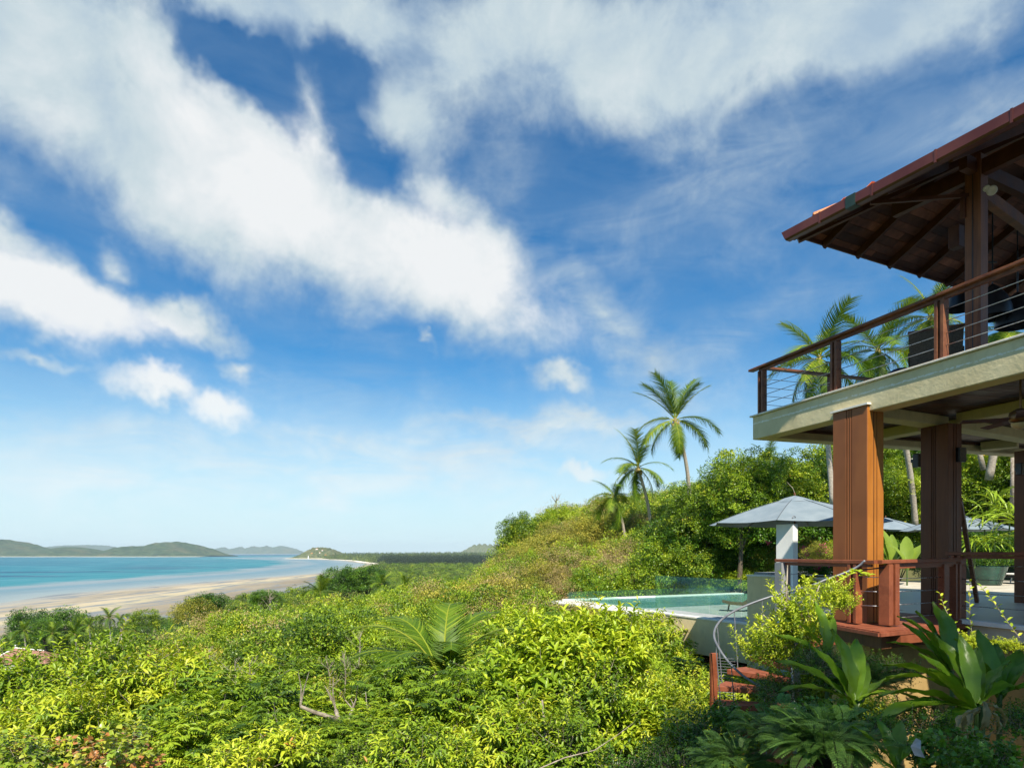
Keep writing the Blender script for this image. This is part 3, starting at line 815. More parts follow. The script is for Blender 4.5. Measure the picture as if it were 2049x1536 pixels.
def hill_mat(name, c1, c2, sc, sand=True):
    m, t, p, out = new_mat(name)
    g = t.new('ShaderNodeNewGeometry').outputs['Position']
    n = t.noise(g, sc, 7, .68); n2 = t.noise(g, sc * .22, 3)
    c = t.mix(t.mapr(n, .38, .64), c1, c2)
    c = t.mix(t.mapr(n2, .5, .7, 0, .35), c, (0.17, 0.15, 0.09))
    if sand:
        z = t.new('ShaderNodeSeparateXYZ'); t.put(z.inputs[0], g)
        c = t.mix(t.mapr(z.outputs[2], 1.5, 5.0, 1, 0), c, (0.62, 0.56, 0.45))
    t.put(p.inputs['Base Color'], c); p.inputs['Roughness'].default_value = .95
    p.inputs['Specular IOR Level'].default_value = 0.05
    b = t.new('ShaderNodeBump'); b.inputs['Strength'].default_value = 1.0; b.inputs['Distance'].default_value = 0.3 / sc
    t.put(b.inputs['Height'], n); t.put(p.inputs['Normal'], b.outputs[0])
    return m
hm1 = hill_mat('island_forest', (0.020, 0.048, 0.030), (0.075, 0.115, 0.058), 0.02)
hm2 = hill_mat('headland_scrub', (0.05, 0.08, 0.035), (0.16, 0.17, 0.075), 0.05)
island('hill', [(-420, 1108), (-200, 1085), (-60, 1080), (8, 1078), (22, 1082), (40, 1088), (75, 1099), (110, 1100), (150, 1093), (175, 1100), (205, 1108), (235, 1100), (262, 1092), (300, 1093), (335, 1086), (362, 1083), (385, 1090), (410, 1100), (438, 1112)], 6600, 700, hm1, None, 3)
island('hill', [(578, 1117), (598, 1112), (612, 1104), (624, 1097), (640, 1095), (656, 1096), (668, 1099), (690, 1108), (720, 1111), (760, 1113)], 4300, 260, hm2, None, 5)
island('hill', [(918, 1106), (930, 1099), (945, 1091), (965, 1088), (985, 1090), (1010, 1090), (1060, 1088), (1100, 1096), (1160, 1106)], 8600, 500, hm2, None, 6)
island('mountain', [(50, 1106), (90, 1095), (130, 1092), (180, 1091), (215, 1092), (240, 1097), (260, 1105)], 17500, 900, hm1, None, 7)
island('mountain', [(425, 1106), (438, 1097), (446, 1094), (455, 1099), (468, 1097), (480, 1094), (492, 1098), (505, 1093), (520, 1095), (532, 1092), (545, 1096), (560, 1092), (572, 1094), (590, 1098), (612, 1106)], 19000, 800, hm1, None, 8)
# pale villas on the headland
for k, (px, py, w) in enumerate([(634, 1098.5, 13), (645, 1101, 8), (624, 1107, 12), (640, 1105.5, 7), (652, 1110.5, 12), (690, 1117, 11), (668, 1111, 8)]):
    c = at(px, py, 4060)
    b = empty('headland_house', c, ['long white villa on the crest of the headland', 'white villa just right of the crest of the headland', 'pinkish long house on the left slope of the headland', 'small white house midway up the headland',
              'pale house with reddish walls low on the headland', 'pale beach house on the sand line right of the headland', 'small pale house low on the right slope of the headland'][k], 'house')
    hm = white_p if k not in (2, 4) else ochre_m
    MB().box(c + V(0, 0, 0), (1, 0, 0), (0, 1, 0), (0, 0, 1), w, 8, 5).build('wall', hm, b)
    r_ = MB(); r_.add([c + V(x * (w/2 + 1), y * 5.0, 2.5) for x, y in ((-1, -1), (1, -1), (1, 1), (-1, 1))] + [c + V(-w*.25, 0, 5), c + V(w*.25, 0, 5)], [(0, 1, 5, 4), (1, 2, 5), (2, 3, 4, 5), (3, 0, 4), (3, 2, 1, 0)])
    r_.build('roof', tile_m, b)
c = at(617, 1117, 4020)
tag(MB().lathe(c, [(4, -2), (3.4, 6), (2.2, 13), (1.2, 16), (0.1, 21)], 10).build('beach_tower', white_p), 'slim white tower on the point of the headland beach', 'tower')

# ------------------------------------------------------------------ foliage prototypes
SHRUBS = {}     # near shrubs, unit radius about 1
def shrub_proto(key, name, lv, tw, mat, bark=bark_m, label=None, group=None):
    me, _ = lv.mesh(name + '_leaves', mat)
    tme = bpy.data.meshes.new(name + '_twigs'); tme.from_pydata([tuple(v) for v in tw.v], [], tw.f); tme.materials.append(bark)
    SHRUBS[key] = (name, me, tme, label, group)
def put_plant(key, loc, s, rz=None, label=None, name=None, group='default', squash=1.0, cat='shrub', tiltv=(0, 0)):
    nm, me, tme, lb, gp = SHRUBS[key]
    o = empty(name or nm, loc, label or lb, cat, gp if group == 'default' else group)
    o.rotation_euler = (tiltv[0], tiltv[1], rng.uniform(0, 6.28) if rz is None else rz)
    o.scale = (s, s, s * squash)
    a = link_mesh('leaves', me, o); a['kind'] = 'stuff'
    link_mesh('branches', tme, o)
    return o
L_, t_, _ = shoots((1, 1, .85), 380, 14, .135, .46, 21, .42, stem=.004, up=.6, hang=.25, tmean=.45, tsd=.17)
shrub_proto('green', 'green_shrub', L_, t_, leaf_green, bark_m, 'fresh green small leaved shrub in the sunlit thicket below the camera', 'green shrubs of the near thicket')
L_, t_, _ = shoots((1, 1, .85), 320, 15, .18, .34, 22, .5, stem=.004, up=.35, hang=.7, tmean=.42, tsd=.16)
shrub_proto('droop', 'drooping_leaf_shrub', L_, t_, leaf_green, bark_m, 'shrub with narrow drooping green leaves in the near thicket', 'drooping leaved shrubs of the near thicket')
L_, t_, _ = shoots((1, 1, .8), 200, 12, .125, .38, 23, .45, stem=.004, mode='pinn', up=.6, hang=.5, tmean=.45, tsd=.15, pinn=11)
shrub_proto('pinn', 'feather_leaved_shrub', L_, t_, leaf_green, bark_m, 'glossy green shrub with paired leaflets in the near thicket', 'feather leaved shrubs of the near thicket')
L_, t_, _ = shoots((1, 1, .85), 290, 12, .25, .42, 24, .48, stem=.004, up=.8, hang=.1, tmean=.40, tsd=.15)
shrub_proto('lime', 'lime_shrub', L_, t_, leaf_lime, bark_m, 'lime green shrub with upright leaf whorls in the near thicket', 'lime green shrubs of the near thicket')
L_, t_, _ = shoots((1, 1, .9), 420, 12, .085, .48, 25, .45, up=.5, hang=.2, tmean=.5, tsd=.2, stem=.005)
shrub_proto('olive', 'olive_shrub', L_, t_, leaf_olive, palebark, 'olive yellow fine leaved shrub in the near thicket', 'olive shrubs of the near thicket')
L_, t_, _ = shoots((1, 1, .95), 300, 6, .06, .45, 26, .6, up=.7, hang=.3, tmean=.45, tsd=.2, stem=.007)
shrub_proto('dry', 'half_bare_shrub', L_, t_, leaf_dry, palebark, 'half bare tan shrub with pale twigs in the near thicket', 'half bare shrubs of the near thicket')
L_, t_, _ = shoots((1, 1, .8), 120, 9, .17, .85, 27, .55, tp=TP_HEART, up=.6, hang=.35, tmean=.5, tsd=.22)
shrub_proto('heart', 'heart_leaved_shrub', L_, t_, leaf_red, bark_m)
L_, t_, _ = shoots((1, 1, .8), 200, 12, .12, .5, 28, .45, up=.4, hang=.3, tmean=.4, tsd=.2)
shrub_proto('dark', 'dark_leaved_shrub', L_, t_, leaf_dark, bark_m)
L_, t_, _ = shoots((1, 1, .8), 110, 9, .20, .72, 33, .5, tp=TP_HEART, up=.4, hang=.3, tmean=.45, tsd=.2)
shrub_proto('round', 'round_leaved_shrub', L_, t_, leaf_dark, bark_m)

L_, t_, _ = shoots((1, 1, .75), 90, 9, .30, .40, 64, .5, stem=.006, up=.5, hang=.3, tmean=.62, tsd=.2)
shrub_proto('broad', 'broad_leaved_shrub', L_, t_, leaf_lime, bark_m)
CROWNS = {}
bark_dk = solid('dark_bark', (0.06, 0.045, 0.03), (0.13, 0.10, 0.07), 12, .9, .5, 60)
def crown_proto(key, mat, R3, clumps, per, leaf, seed, bark=bark_m, **kw):
    lv, C = crown(R3, clumps, per, leaf, seed, **kw)
    me, _ = lv.mesh(key + '_crown', mat)
    lb = limbs(C, (0, 0, -R3[2] - 2.0), .07, seed, 9)
    tme = bpy.data.meshes.new(key + '_trunk'); tme.from_pydata([tuple(v) for v in lb.v], [], lb.f); tme.materials.append(bark)
    CROWNS[key] = (me, tme)
def put_tree(key, loc, s, name, label, group=None, cat='tree', squash=1.0, rz=None):
    o = empty(name, loc, label, cat, group)
    o.rotation_euler = (0, 0, rng.uniform(0, 6.28) if rz is None else rz); o.scale = (s, s, s * squash)
    a = link_mesh('crown', CROWNS[key][0], o); a['kind'] = 'stuff'
    link_mesh('trunk', CROWNS[key][1], o)
    return o
crown_proto('green', leaf_green, (1, 1, .85), 170, 60, .085, 31)
crown_proto('green2', leaf_green, (1, 1, 1.1), 150, 60, .085, 35)
crown_proto('lime', leaf_lime, (1, 1, .8), 150, 60, .08, 32)
crown_proto('olive', leaf_olive, (1, 1, .9), 170, 55, .07, 33, palebark)
crown_proto('dry', leaf_dry, (1, 1, 1.0), 120, 40, .05, 34, palebark, spread=.25)
crown_proto('dark', leaf_dark, (1, 1, .9), 220, 80, .08, 36, bark_dk)
crown_proto('big', leaf_green, (1, 1, .85), 330, 110, .055, 37, bark_dk, spread=.19)
crown_proto('bigdark', leaf_dark, (1, 1, .9), 330, 110, .058, 38, bark_dk, spread=.19)

# keep-out: villa, terrace, pool
def blocked(x, y, r):
    # pool / terrace: right of the parapet line
    e1 = (0.449, -0.893); p0 = (5.26, 25.57)
    nx, ny = 0.893, 0.449
    d = (x - p0[0]) * nx + (y - p0[1]) * ny
    if y < 39.5 and d > -r * 1.0 - 0.35 and y > 14: return True
    if y <= 14 and x > 1.9 - r * .3: return True
    if 14 < y < 41 and x > 1.0 and d > -r - .5 and y < 40: return True
    return False
KN = {}
RAD = lambda Y: float(np.interp(Y, [8, 15, 25, 40, 60, 100, 200, 260], [.70, .95, 1.25, 1.6, 2.0, 2.7, 4.0, 4.6]))
near_list = []; mid = {k: [] for k in ('green', 'lime', 'olive', 'dry', 'dark', 'green2')}
Yv = 8.4
pr = random.Random(5)
while Yv < 300:
    r = RAD(Yv); sp = r * (1.12 if Yv < 25 else 1.2)
    x0 = (-160 - CX) / F * Yv; x1 = (2200 - CX) / F * Yv if Yv > 30 else (1620 - CX) / F * Yv
    x = x0 + pr.random() * sp
    while x < x1:
        xx = x + pr.uniform(-.35, .35) * sp; yy = Yv + pr.uniform(-.35, .35) * sp
        x += sp
        if blocked(xx, yy, r): continue
        if xx < land_x(yy) + 25: continue
        px = CX + F * xx / yy
        zc = float(canopy(xx, yy)[0])
        rr = r * pr.uniform(.7, 1.4)
        top = zc + pr.uniform(-.9, .55) * rr
        q = .5 + .5 * math.sin(xx * .55 / r + 1.3 * math.sin(yy * .4 / r)) * math.cos(yy * .5 / r)
        u = (q + pr.random() * 1.2) / 2.2
        if Yv < 24:
            key = 'olive' if u < .26 else 'pinn' if u < .45 else 'green' if u < .66 else 'droop' if u < .82 else 'lime' if u < .95 else 'dry'
            if px > 880 and u < .2: key = 'lime'
            near_list.append((key, xx, yy, top - rr * 1.12, rr))
        else:
            if px < 420 and Yv > 90: key = 'dark' if u < .45 else 'green2' if u < .8 else 'olive'
            elif px < 950: key = 'olive' if u < .27 else 'dry' if u < .36 else 'green' if u < .62 else 'green2' if u < .8 else 'lime'
            elif px < 1330: key = 'olive' if u < .34 else 'dry' if u < .56 else 'green' if u < .68 else 'lime' if u < .90 else 'dark'
            else: key = 'dark' if u < .35 else 'green' if u < .7 else 'green2' if u < .88 else 'lime'
            if Yv < 34 and px < 1500: near_list.append((key + '*', xx, yy, top - rr * 1.05, rr))
            else: mid[key].append((xx, yy, top - rr * 1.0, rr))
    Yv += sp * .8
MIDN = {'green': ('green_shrub', 'green rounded shrub on the slope beyond the near thicket', 'green shrubs on the slope'),
        'green2': ('green_shrub', 'tall green rounded shrub on the slope beyond the near thicket', 'tall green shrubs on the slope'),
        'lime': ('lime_shrub', 'yellow green shrub on the slope beyond the near thicket', 'yellow green shrubs on the slope'),
        'olive': ('olive_shrub', 'olive fine leaved shrub on the slope beyond the near thicket', 'olive shrubs on the slope'),
        'dry': ('half_bare_shrub', 'tan half bare shrub on the slope beyond the near thicket', 'half bare shrubs on the slope'),
        'dark': ('dark_leaved_shrub', 'dark green shrub on the slope beyond the near thicket', 'dark green shrubs on the slope')}
def describe(base, x, y, r):
    px = CX + F * x / y
    edges_ = [-400, 150, 350, 600, 800, 1000, 1200, 1500, 2300]; q_ = int(np.searchsorted([150, 350, 600, 800, 1000, 1200, 1500], px)); side = 'left side, ' if px < (edges_[q_] + edges_[q_ + 1]) / 2 else 'right side, '
    sz = 'low ' if r < RAD(y) * .88 else 'wide ' if r > RAD(y) * 1.2 else ''
    reg = ['at the far left', 'under the beach palms', 'before the wet sand', 'left of the young palm', 'around the young palm', 'behind the lime bushes', 'below the pool', 'behind the villa'][min(int(np.searchsorted([150, 350, 600, 800, 1000, 1200, 1500], px)), 7)]
    dep = side + ['front', 'second', 'third', 'fourth', 'fifth', 'sixth', 'seventh', 'eighth', 'ninth', 'last'][int(np.searchsorted([9.6, 11, 12.6, 14.4, 16.4, 18.6, 21, 24.5, 28.5], y))]
    return sz + base + ' ' + reg + ', ' + dep + ' row'
WORDS = {'green': 'fresh green shrub', 'droop': 'narrow leaved green shrub', 'pinn': 'feather leaved glossy shrub', 'lime': 'lime green shrub', 'olive': 'olive yellow shrub', 'dry': 'half bare tan shrub',
         'green2': 'tall green shrub', 'dark': 'dark green shrub'}
for key, x, y, z, r in near_list:
    if key[-1] == '*':
        n_, lb, gp = MIDN[key[:-1]]
        put_tree(key[:-1], (x, y, z), r, n_, describe(WORDS[key[:-1]], x, y, r), gp, 'shrub')
    else: put_plant(key, (x, y, z), r, label=describe(WORDS[key], x, y, r))
print('near plants', len(near_list), {k: len(v) for k, v in mid.items()})
lvp = {'green': (leaf_green, 41, .085), 'green2': (leaf_green, 42, .09), 'lime': (leaf_lime, 43, .08), 'olive': (leaf_olive, 44, .07), 'dry': (leaf_dry, 45, .05), 'dark': (leaf_dark, 46, .085)}
for k, lst in mid.items():
    m_, sd, lf = lvp[k]
    lv, _ = crown((1, 1, .9), 150, 45 if k != 'dry' else 30, lf, sd)
    a = np.array(lst)
    stuff_scatter({'green': 'hillside_woodland', 'green2': 'hillside_woodland', 'lime': 'hillside_scrub', 'olive': 'hillside_scrub', 'dry': 'dry_scrub', 'dark': 'evergreen_woodland'}[k], lv, m_, a[:, :3], a[:, 3],
                  {'green': 'green woodland crowns running together down the hillside', 'green2': 'tall green woodland crowns of the hillside and the foot of the slope', 'lime': 'yellow green scrub scattered through the hillside woodland',
                   'olive': 'olive scrub scattered over the dry parts of the hillside', 'dry': 'leafless tan scrub patches on the hillside', 'dark': 'dark evergreen woodland behind the villa and by the beach'}[k])

# coastal plain: one mass of crowns to the horizon, a belt across it with cloud shadow put into its colour
P = []; S = []; P2 = []; S2 = []; P3 = []; S3 = []
ly = math.log(240)
while ly < math.log(8200):
    Yc = math.exp(ly); st = .0125 if Yc > 700 else max(6.5 / Yc, .0125)
    s = -.5
    while s < 1.0:
        x = (s + rng.uniform(-.4, .4) * st) * Yc; y = Yc * (1 + rng.uniform(-.4, .4) * st)
        s += st
        if x < land_x(y) + 12 + y * .006: continue
        rr = st * Yc * rng.uniform(.55, .9)
        px = CX + F * x / y
        top = rng.uniform(9, 14) + (4 if Yc < 500 else 0)
        if Yc > 3000: top = rng.uniform(12, 22)
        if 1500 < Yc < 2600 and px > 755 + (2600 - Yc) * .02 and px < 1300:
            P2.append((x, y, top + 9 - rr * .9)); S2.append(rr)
        elif rng.random() < .42 and Yc < 1500:
            P3.append((x, y, top)); S3.append(max(rr * 1.1, 4.0))
        else:
            P.append((x, y, top - rr * .8)); S.append(rr)
    ly += st * .9
print('plain', len(P), len(P2), len(P3))
lv, _ = crown((1, 1, .75), 60, 16, .17, 51)
stuff_scatter('coastal_forest', lv, leaf_far, P, S, 'far off coastal forest that covers the plain behind the beach')
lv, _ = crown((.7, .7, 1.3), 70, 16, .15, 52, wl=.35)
stuff_scatter('cloud_shaded_belt', lv, leaf_clouded, P2, S2, 'band of tall trees across the coastal plain, cloud shadow put into their colour')
# palm heads of the coconut groves on the plain
gl = Leaves(); g_ = np.random.default_rng(9)
for i in range(22):
    a_ = g_.uniform(0, 6.28); e_ = g_.uniform(-.5, 1.2)
    u = np.linspace(0.05, 1, 8)
    hd = np.array([math.cos(a_), math.sin(a_), 0])
    q = hd * (u * math.cos(e_ * .6))[:, None] + np.array([0, 0, 1]) * (u * math.sin(e_) - .75 * u ** 2)[:, None]
    for sg in (-1, 1):
        sd = np.cross(hd, [0, 0, 1]) * sg
        gl.add(q, sd * .7 + hd * .6 + np.array([0, 0, -.6]) + g_.normal(size=(8, 3)) * .1, np.tile([0, 0, 1.], (8, 1)), .34 * np.sin(3.1 * (u * .8 + .15)) + .05, .07, np.clip(g_.normal(.5, .12, 8), 0, 1), TP_DIA)
stuff_scatter('coconut_grove', gl, leaf_palm, P3, S3, 'distant coconut grove whose heads run together over the plain', tilt=.25)

# ------------------------------------------------------------------ the villa
Z = lambda zr: H + zr
d1 = Vector((-0.3124, 0.95, 0)).normalized(); d2 = Vector((0.95, 0.3124, 0)).normalized()
e1 = Vector((0.449, -0.893, 0)).normalized(); e2 = Vector((0.893, 0.449, 0)).normalized()
UP = Vector((0, 0, 1))
C0 = V(4.81, 12.9, 0)
villa = empty('villa', (8.0, 9.0, Z(-1.12)), 'open sided timber and concrete villa with a hip roof over its upper deck', 'villa')
ZB, ZT = 2.25, 2.70
LEN1, LEN2 = 12.6, 9.5

# upper slab: edge beams, floor, nosing
def lv(p, z): return V(p.x, p.y, Z(z))
slab = MB()
corner = [C0, C0 + d2 * LEN2, C0 + d2 * LEN2 - d1 * LEN1, C0 - d1 * LEN1]
def rect(o, a, b, la, lb): return [(o + a*x + b*y).to_2d()[:] for x, y in ((0, 0), (la, 0), (la, lb), (0, lb))]
slab.prism(rect(C0, -d1, d2, LEN1, .32), Z(ZB), Z(ZT))
slab.prism(rect(C0 + d2 * .32, d2, -d1, LEN2 - .32, .32), Z(ZB), Z(ZT))
slab.prism(rect(C0 + d2 * .32 - d1 * .32, d2, -d1, LEN2 - .32, LEN1 - .32), Z(2.50), Z(ZT) - .001)
slab.build('slab', slab_m, villa, bevel=0.012)
nos = MB()
nos.prism(rect(C0 - d2 * .045 + d1 * .045, -d1, d2, LEN1, 1.0), Z(ZT), Z(ZT + .032))
nos.prism(rect(C0 + d2 * .955 + d1 * .045, d2, -d1, LEN2 - 1, 1.0), Z(ZT), Z(ZT + .032))
nos.prism(rect(C0 + d2 * .955 - d1 * .955, d2, -d1, LEN2 - 1, LEN1 - 1), Z(ZT), Z(ZT + .028))
nos.build('deck_nosing', solid('pale_nosing_stone', (0.55, 0.52, 0.44), (0.68, 0.65, 0.57), 4, .7, .3, 40), villa, bevel=.006)

# soffit boards between the beams
cz = 2.44
inner = rect(C0 + d2 * .32 - d1 * .32, d2, -d1, LEN2 - .4, 8.2)
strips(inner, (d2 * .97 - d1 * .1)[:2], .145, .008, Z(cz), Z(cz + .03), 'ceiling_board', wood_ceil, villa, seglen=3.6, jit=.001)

# cream beams under the slab
def beam(a, b, w=.30, z0=2.26, z1=2.44, nm='beam'):
    a = Vector((a[0], a[1], Z((z0 + z1) / 2))); b = Vector((b[0], b[1], Z((z0 + z1) / 2)))
    MB().bar(a, b, w, z1 - z0 - .002).build(nm, beam_m, villa, bevel=.008)
beam((5.95, 10.82), (7.78, 11.72))
beam((8.10, 11.86), (11.0, 13.45))
beam((7.92, 11.35), (10.6, 3.4))
beam((7.72, 12.1), (7.22, 13.52))
beam((10.9, 13.9), (10.45, 14.35)); beam((11.2, 13.2), (13.3, 6.5))
# trim line where boards meet the outer beams
for o_, a_, l_ in ((C0 + d2*.32 - d1*.32, -d1, 8.2), (C0 + d2*.32 - d1*.32, d2, LEN2 - .5)):
    inn = d2 if a_ == -d1 else -d1
    a = o_ + inn * .035; MB().bar(lv(a, 2.41), lv(a + a_ * l_, 2.41), .05, .05).build('cornice_strip', wood_ceil, villa)

# timber columns: a front face of two boards with three fine grooves, returned sides
def column(corner, la, lb, zb, zt, aa=d1, bb=d2, grooves=True, mf=None, ms=None):
    """corner = near corner; la along aa (away), lb along bb (inward)"""
    col = empty('column', lv(corner, zb)); col.parent = villa; col.location = lv(corner, zb) - villa.location
    g = .012
    core = MB(); core.prism(rect(corner + aa*g + bb*g, aa, bb, la - 2*g, lb - 2*g), Z(zb), Z(zt)); core.build('column_core', wood_post, col)
    # front boards
    segs = [(0.0, .40), (.425, .47), (.495, .54), (.565, 1.0)] if grooves else [(0, 1)]
    for s0, s1 in segs:
        MB().prism(rect(corner + aa * (la * (1 - s1)), aa, bb, la * (s1 - s0) , g), Z(zb), Z(zt)).build('column_board', mf or wood_front, col, bevel=.003)
    for s0, s1 in ((0, .38), (.43, .57), (.62, 1.0)):
        MB().prism(rect(corner + bb * (lb * s0) - aa * 0.0 + (bb * g if s0 == 0 else bb * 0), bb, aa, lb * (s1 - s0) - (g if s0 == 0 else 0), g if abs(s0 - .43) > .01 else g * .4), Z(zb), Z(zt)).build('column_board', ms or wood_col, col, bevel=.002)
    return col
k1 = V(5.68, 10.25, 0) - d2 * .05
column(k1, .69, .34, -1.12, 2.345)
capb = MB(); capb.prism(rect(k1 - d2*.03 - d1*.03, d1, d2, .75, .10), Z(2.345), Z(2.375)); capb.build('column_cap', white_st, villa)
column(V(7.60, 11.25, 0), .52, .33, -1.12, 2.26, mf=wood_shaded, ms=wood_shaded)
column(V(11.42, 14.0, 0), .5, .33, -1.12, 2.26, grooves=False, mf=wood_shaded, ms=wood_shaded)
column(V(9.6, 6.1, 0), .6, .33, -1.12, 2.26, mf=wood_shaded, ms=wood_shaded)
leaning = MB(); leaning.bar(at(1921, 1001, 13.4), at(1955, 1203, 14.4), .075, .09); leaning.build('leaning_prop', wood_post, None)
tag(bpy.data.objects['leaning_prop'], 'slanting brown timber prop leaning against the second column', 'timber')

# upper deck railing ------------------------------------------------------------
def post_pair(p, zb, zt, along, mat, w=.05, d=.11, gap=.045, parent=None):
    mb = MB()
    for s_ in (-1, 1):
        c = lv(p, (zb + zt) / 2) + along * s_ * (w + gap) / 2
        mb.box(c, along, along.cross(UP), UP, w, d, zt - zb)
    c = lv(p, (zb + zt) / 2); mb.box(c, along, along.cross(UP), UP, gap, d * .45, (zt - zb) * .96)
    return mb.build('rail_post', mat, parent, bevel=.004)
def cables(a, b, zs, parent, r=.006):
    for z in zs: MB().tube([lv(a, z), lv(b, z)], r, 6).build('cable', steel, parent, True)
rail_u = empty('railing', lv(C0, 2.73)); rail_u.parent = villa; rail_u.location = lv(C0, 2.73) - villa.location
def edge(s, off=.085): return C0 - d1 * s + d2 * off
ru0 = edge(.16)
MB().bar(lv(ru0 + d1*.28 - d2*.03, 3.66), lv(edge(LEN1, .085), 3.66), .13, .045, bev=.008).build('handrail', wood_rail, rail_u)
MB().bar(lv(ru0 + d1*.05, 3.612), lv(edge(LEN1, .085), 3.612), .05, .05).build('rail_batten', wood_rail, rail_u)
MB().bar(lv(ru0 + d2*.0, 3.655), lv(ru0 + d2 * 8.6, 3.655), .12, .04).build('handrail', wood_rail, rail_u)
for s in (.18, 2.02, 3.93, 5.8, 7.7, 9.6):
    post_pair(edge(s), ZT + .032, 3.59, d1, wood_rail, parent=rail_u)
for s in (1.75, 3.7, 5.6, 7.5):
    post_pair(ru0 + d2 * s, ZT + .032, 3.635, d2, wood_rail, parent=rail_u)
cables(edge(.2), edge(LEN1), (2.93, 3.10, 3.27, 3.44), rail_u)
cables(ru0, ru0 + d2 * 8.6, (2.93, 3.10, 3.27, 3.44), rail_u)

# lower railings ------------------------------------------------------------
rl = empty('railing', V(5.5, 9.7, Z(-1.12))); rl.parent = villa; rl.location = V(5.5, 9.7, Z(-1.12)) - villa.location
A1 = V(4.86, 11.62, 0); A2 = V(5.496, 9.70, 0); A3 = V(7.28, 10.62, 0)
dA = (A1 - A2).normalized(); dB = (A3 - A2).normalized()
MB().bar(lv(A1 + dA*.1, -.143), lv(A2, -.143), .14, .055, bev=.006).build('handrail', wood_redrail, rl)
MB().bar(lv(A2 + dA * .0, -.141), lv(A3 + dB*.1, -.118), .14, .055, bev=.006).build('handrail', wood_redrail, rl)
MB().bar(lv(A2 + dB * .25, -.205), lv(A3, -.185), .045, .085).build('rail_batten', wood_redrail, rl)
MB().bar(lv(A1, -.20), lv(A2 + dA * .1, -.20), .045, .05).build('rail_batten', wood_redrail, rl)
post_pair(A2 + dA * .42, -1.10, -.175, dA, wood_redrail, w=.055, d=.13, gap=.06, parent=rl)
post_pair(A2 + dB * .28, -1.10, -.175, dB, wood_redrail, w=.10, d=.17, gap=.055, parent=rl)
MB().box(lv(A3 - dB * .30, -.65), dB, dB.cross(UP), UP, .14, .10, .93).build('rail_post', wood_redrail, rl, bevel=.004)
MB().box(lv(A3 - dB*.02, -.64), dB, dB.cross(UP), UP, .045, .10, .90).build('rail_post', wood_redrail, rl)
MB().box(lv(A3 + dB*.09, -.64), dB, dB.cross(UP), UP, .045, .10, .90).build('rail_post', wood_redrail, rl)
MB().box(lv(A1 - dA * .02, -.66), dA, dA.cross(UP), UP, .17, .20, .96).build('rail_post', grey_p, rl, label='end post of the lower railing, shade put into its dark grey')  # the grey colour carries the shadow lying on this post
cables(A1, A2 + dA*.45, (-.38, -.60, -.82), rl); cables(A2 + dA*.38, A2 + dB*.25, (-.38, -.60, -.82), rl); cables(A2 + dB*.3, A3 - dB*.3, (-.40, -.60, -.80, -1.0), rl)
MB().tube([lv(A2 + dA*.6, -.20), lv(A2 + dA*.3, -.27), lv(A2 + dB*.1, -.23), lv(A2 + dB*.9, -.21)], .012, 6).build('loose_cable', black_m, rl, True)
# second railing, along the edge of the stone terrace
B1 = V(7.62, 11.1, 0); B2 = B1 - d1 * 6.5
MB().bar(lv(B1 + d1*.12, -.018), lv(B2, -.018), .14, .055, bev=.006).build('handrail', wood_redrail, rl)
MB().bar(lv(B1, -.075), lv(B2, -.075), .045, .05).build('rail_batten', wood_redrail, rl)
for s in (.06, 2.4, 4.6): post_pair(B1 - d1 * s, -1.12, -.05, d1, wood_redrail, w=.06, d=.14, gap=.06, parent=rl)
cables(B1, B2, (-.22, -.45, -.68, -.9), rl)
for z in (-.17, -.62): MB().bar(lv(A3 + dB*.1, z), lv(B1 + d1*.1, z), .05, .05).build('gate_rail', wood_redrail, rl)

# red timber landing -----------------------------------------------------------
land = [(5.2, 9.13), (4.9, 10.9), (5.1, 12.2), (7.6, 13.2), (7.75, 11.2), (7.15, 10.15)]
strips(land, (dB)[:2], .105, .010, Z(-1.155), Z(-1.12), 'deck_board', wood_red, villa, jit=.001)
fb = MB()
for a, b in (((5.2, 9.13), (4.9, 10.9)), ((5.2, 9.13), (7.15, 10.15))):
    fb.bar(V(a[0], a[1], Z(-1.165)), V(b[0], b[1], Z(-1.165)), .05, .05)
fb.build('landing_edge', wood_red, villa)
fb = MB(); fb.prism([(5.36, 9.36), (5.08, 10.9), (5.3, 12.0), (7.4, 12.6), (7.5, 11.0), (7.0, 10.2)], Z(-1.40), Z(-1.19)); fb.build('landing_joists', wood_post, villa)
tag(MB().prism([(5.62, 9.33), (5.45, 9.60), (6.7, 10.2), (6.85, 9.92)], Z(-1.32), Z(-1.20)).build('landing_step', wood_redrail, villa))

# stone terrace floor and the walls below it
terr = MB(); terr.prism([(7.2, 10.2), (7.4, 9.3), (9.6, 1.6), (20, 3), (20, 27), (9.5, 23.5), (5.9, 14.2), (7.75, 11.3)], Z(-1.32), Z(-1.12)); terr.build('terrace_floor', stone_f, villa)
kerb = MB(); kerb.bar(V(7.17, 10.2, Z(-1.09)), V(9.57, 1.6, Z(-1.09)), .16, .07); kerb.build('terrace_kerb', white_st, villa, bevel=.006)
MB().bar(at(1660, 1228, 11.9), at(1706, 1222, 12.0), .35, .13).build('low_kerb', white_st, villa, bevel=.01)
wl = MB(); wl.prism([(5.55, 10.0), (7.3, 10.55), (9.7, 2.0), (10.1, 2.2), (7.7, 11.5), (5.9, 11.9)], Z(-4.2), Z(-1.41)); wl.build('retaining_wall', ochre_m, villa)

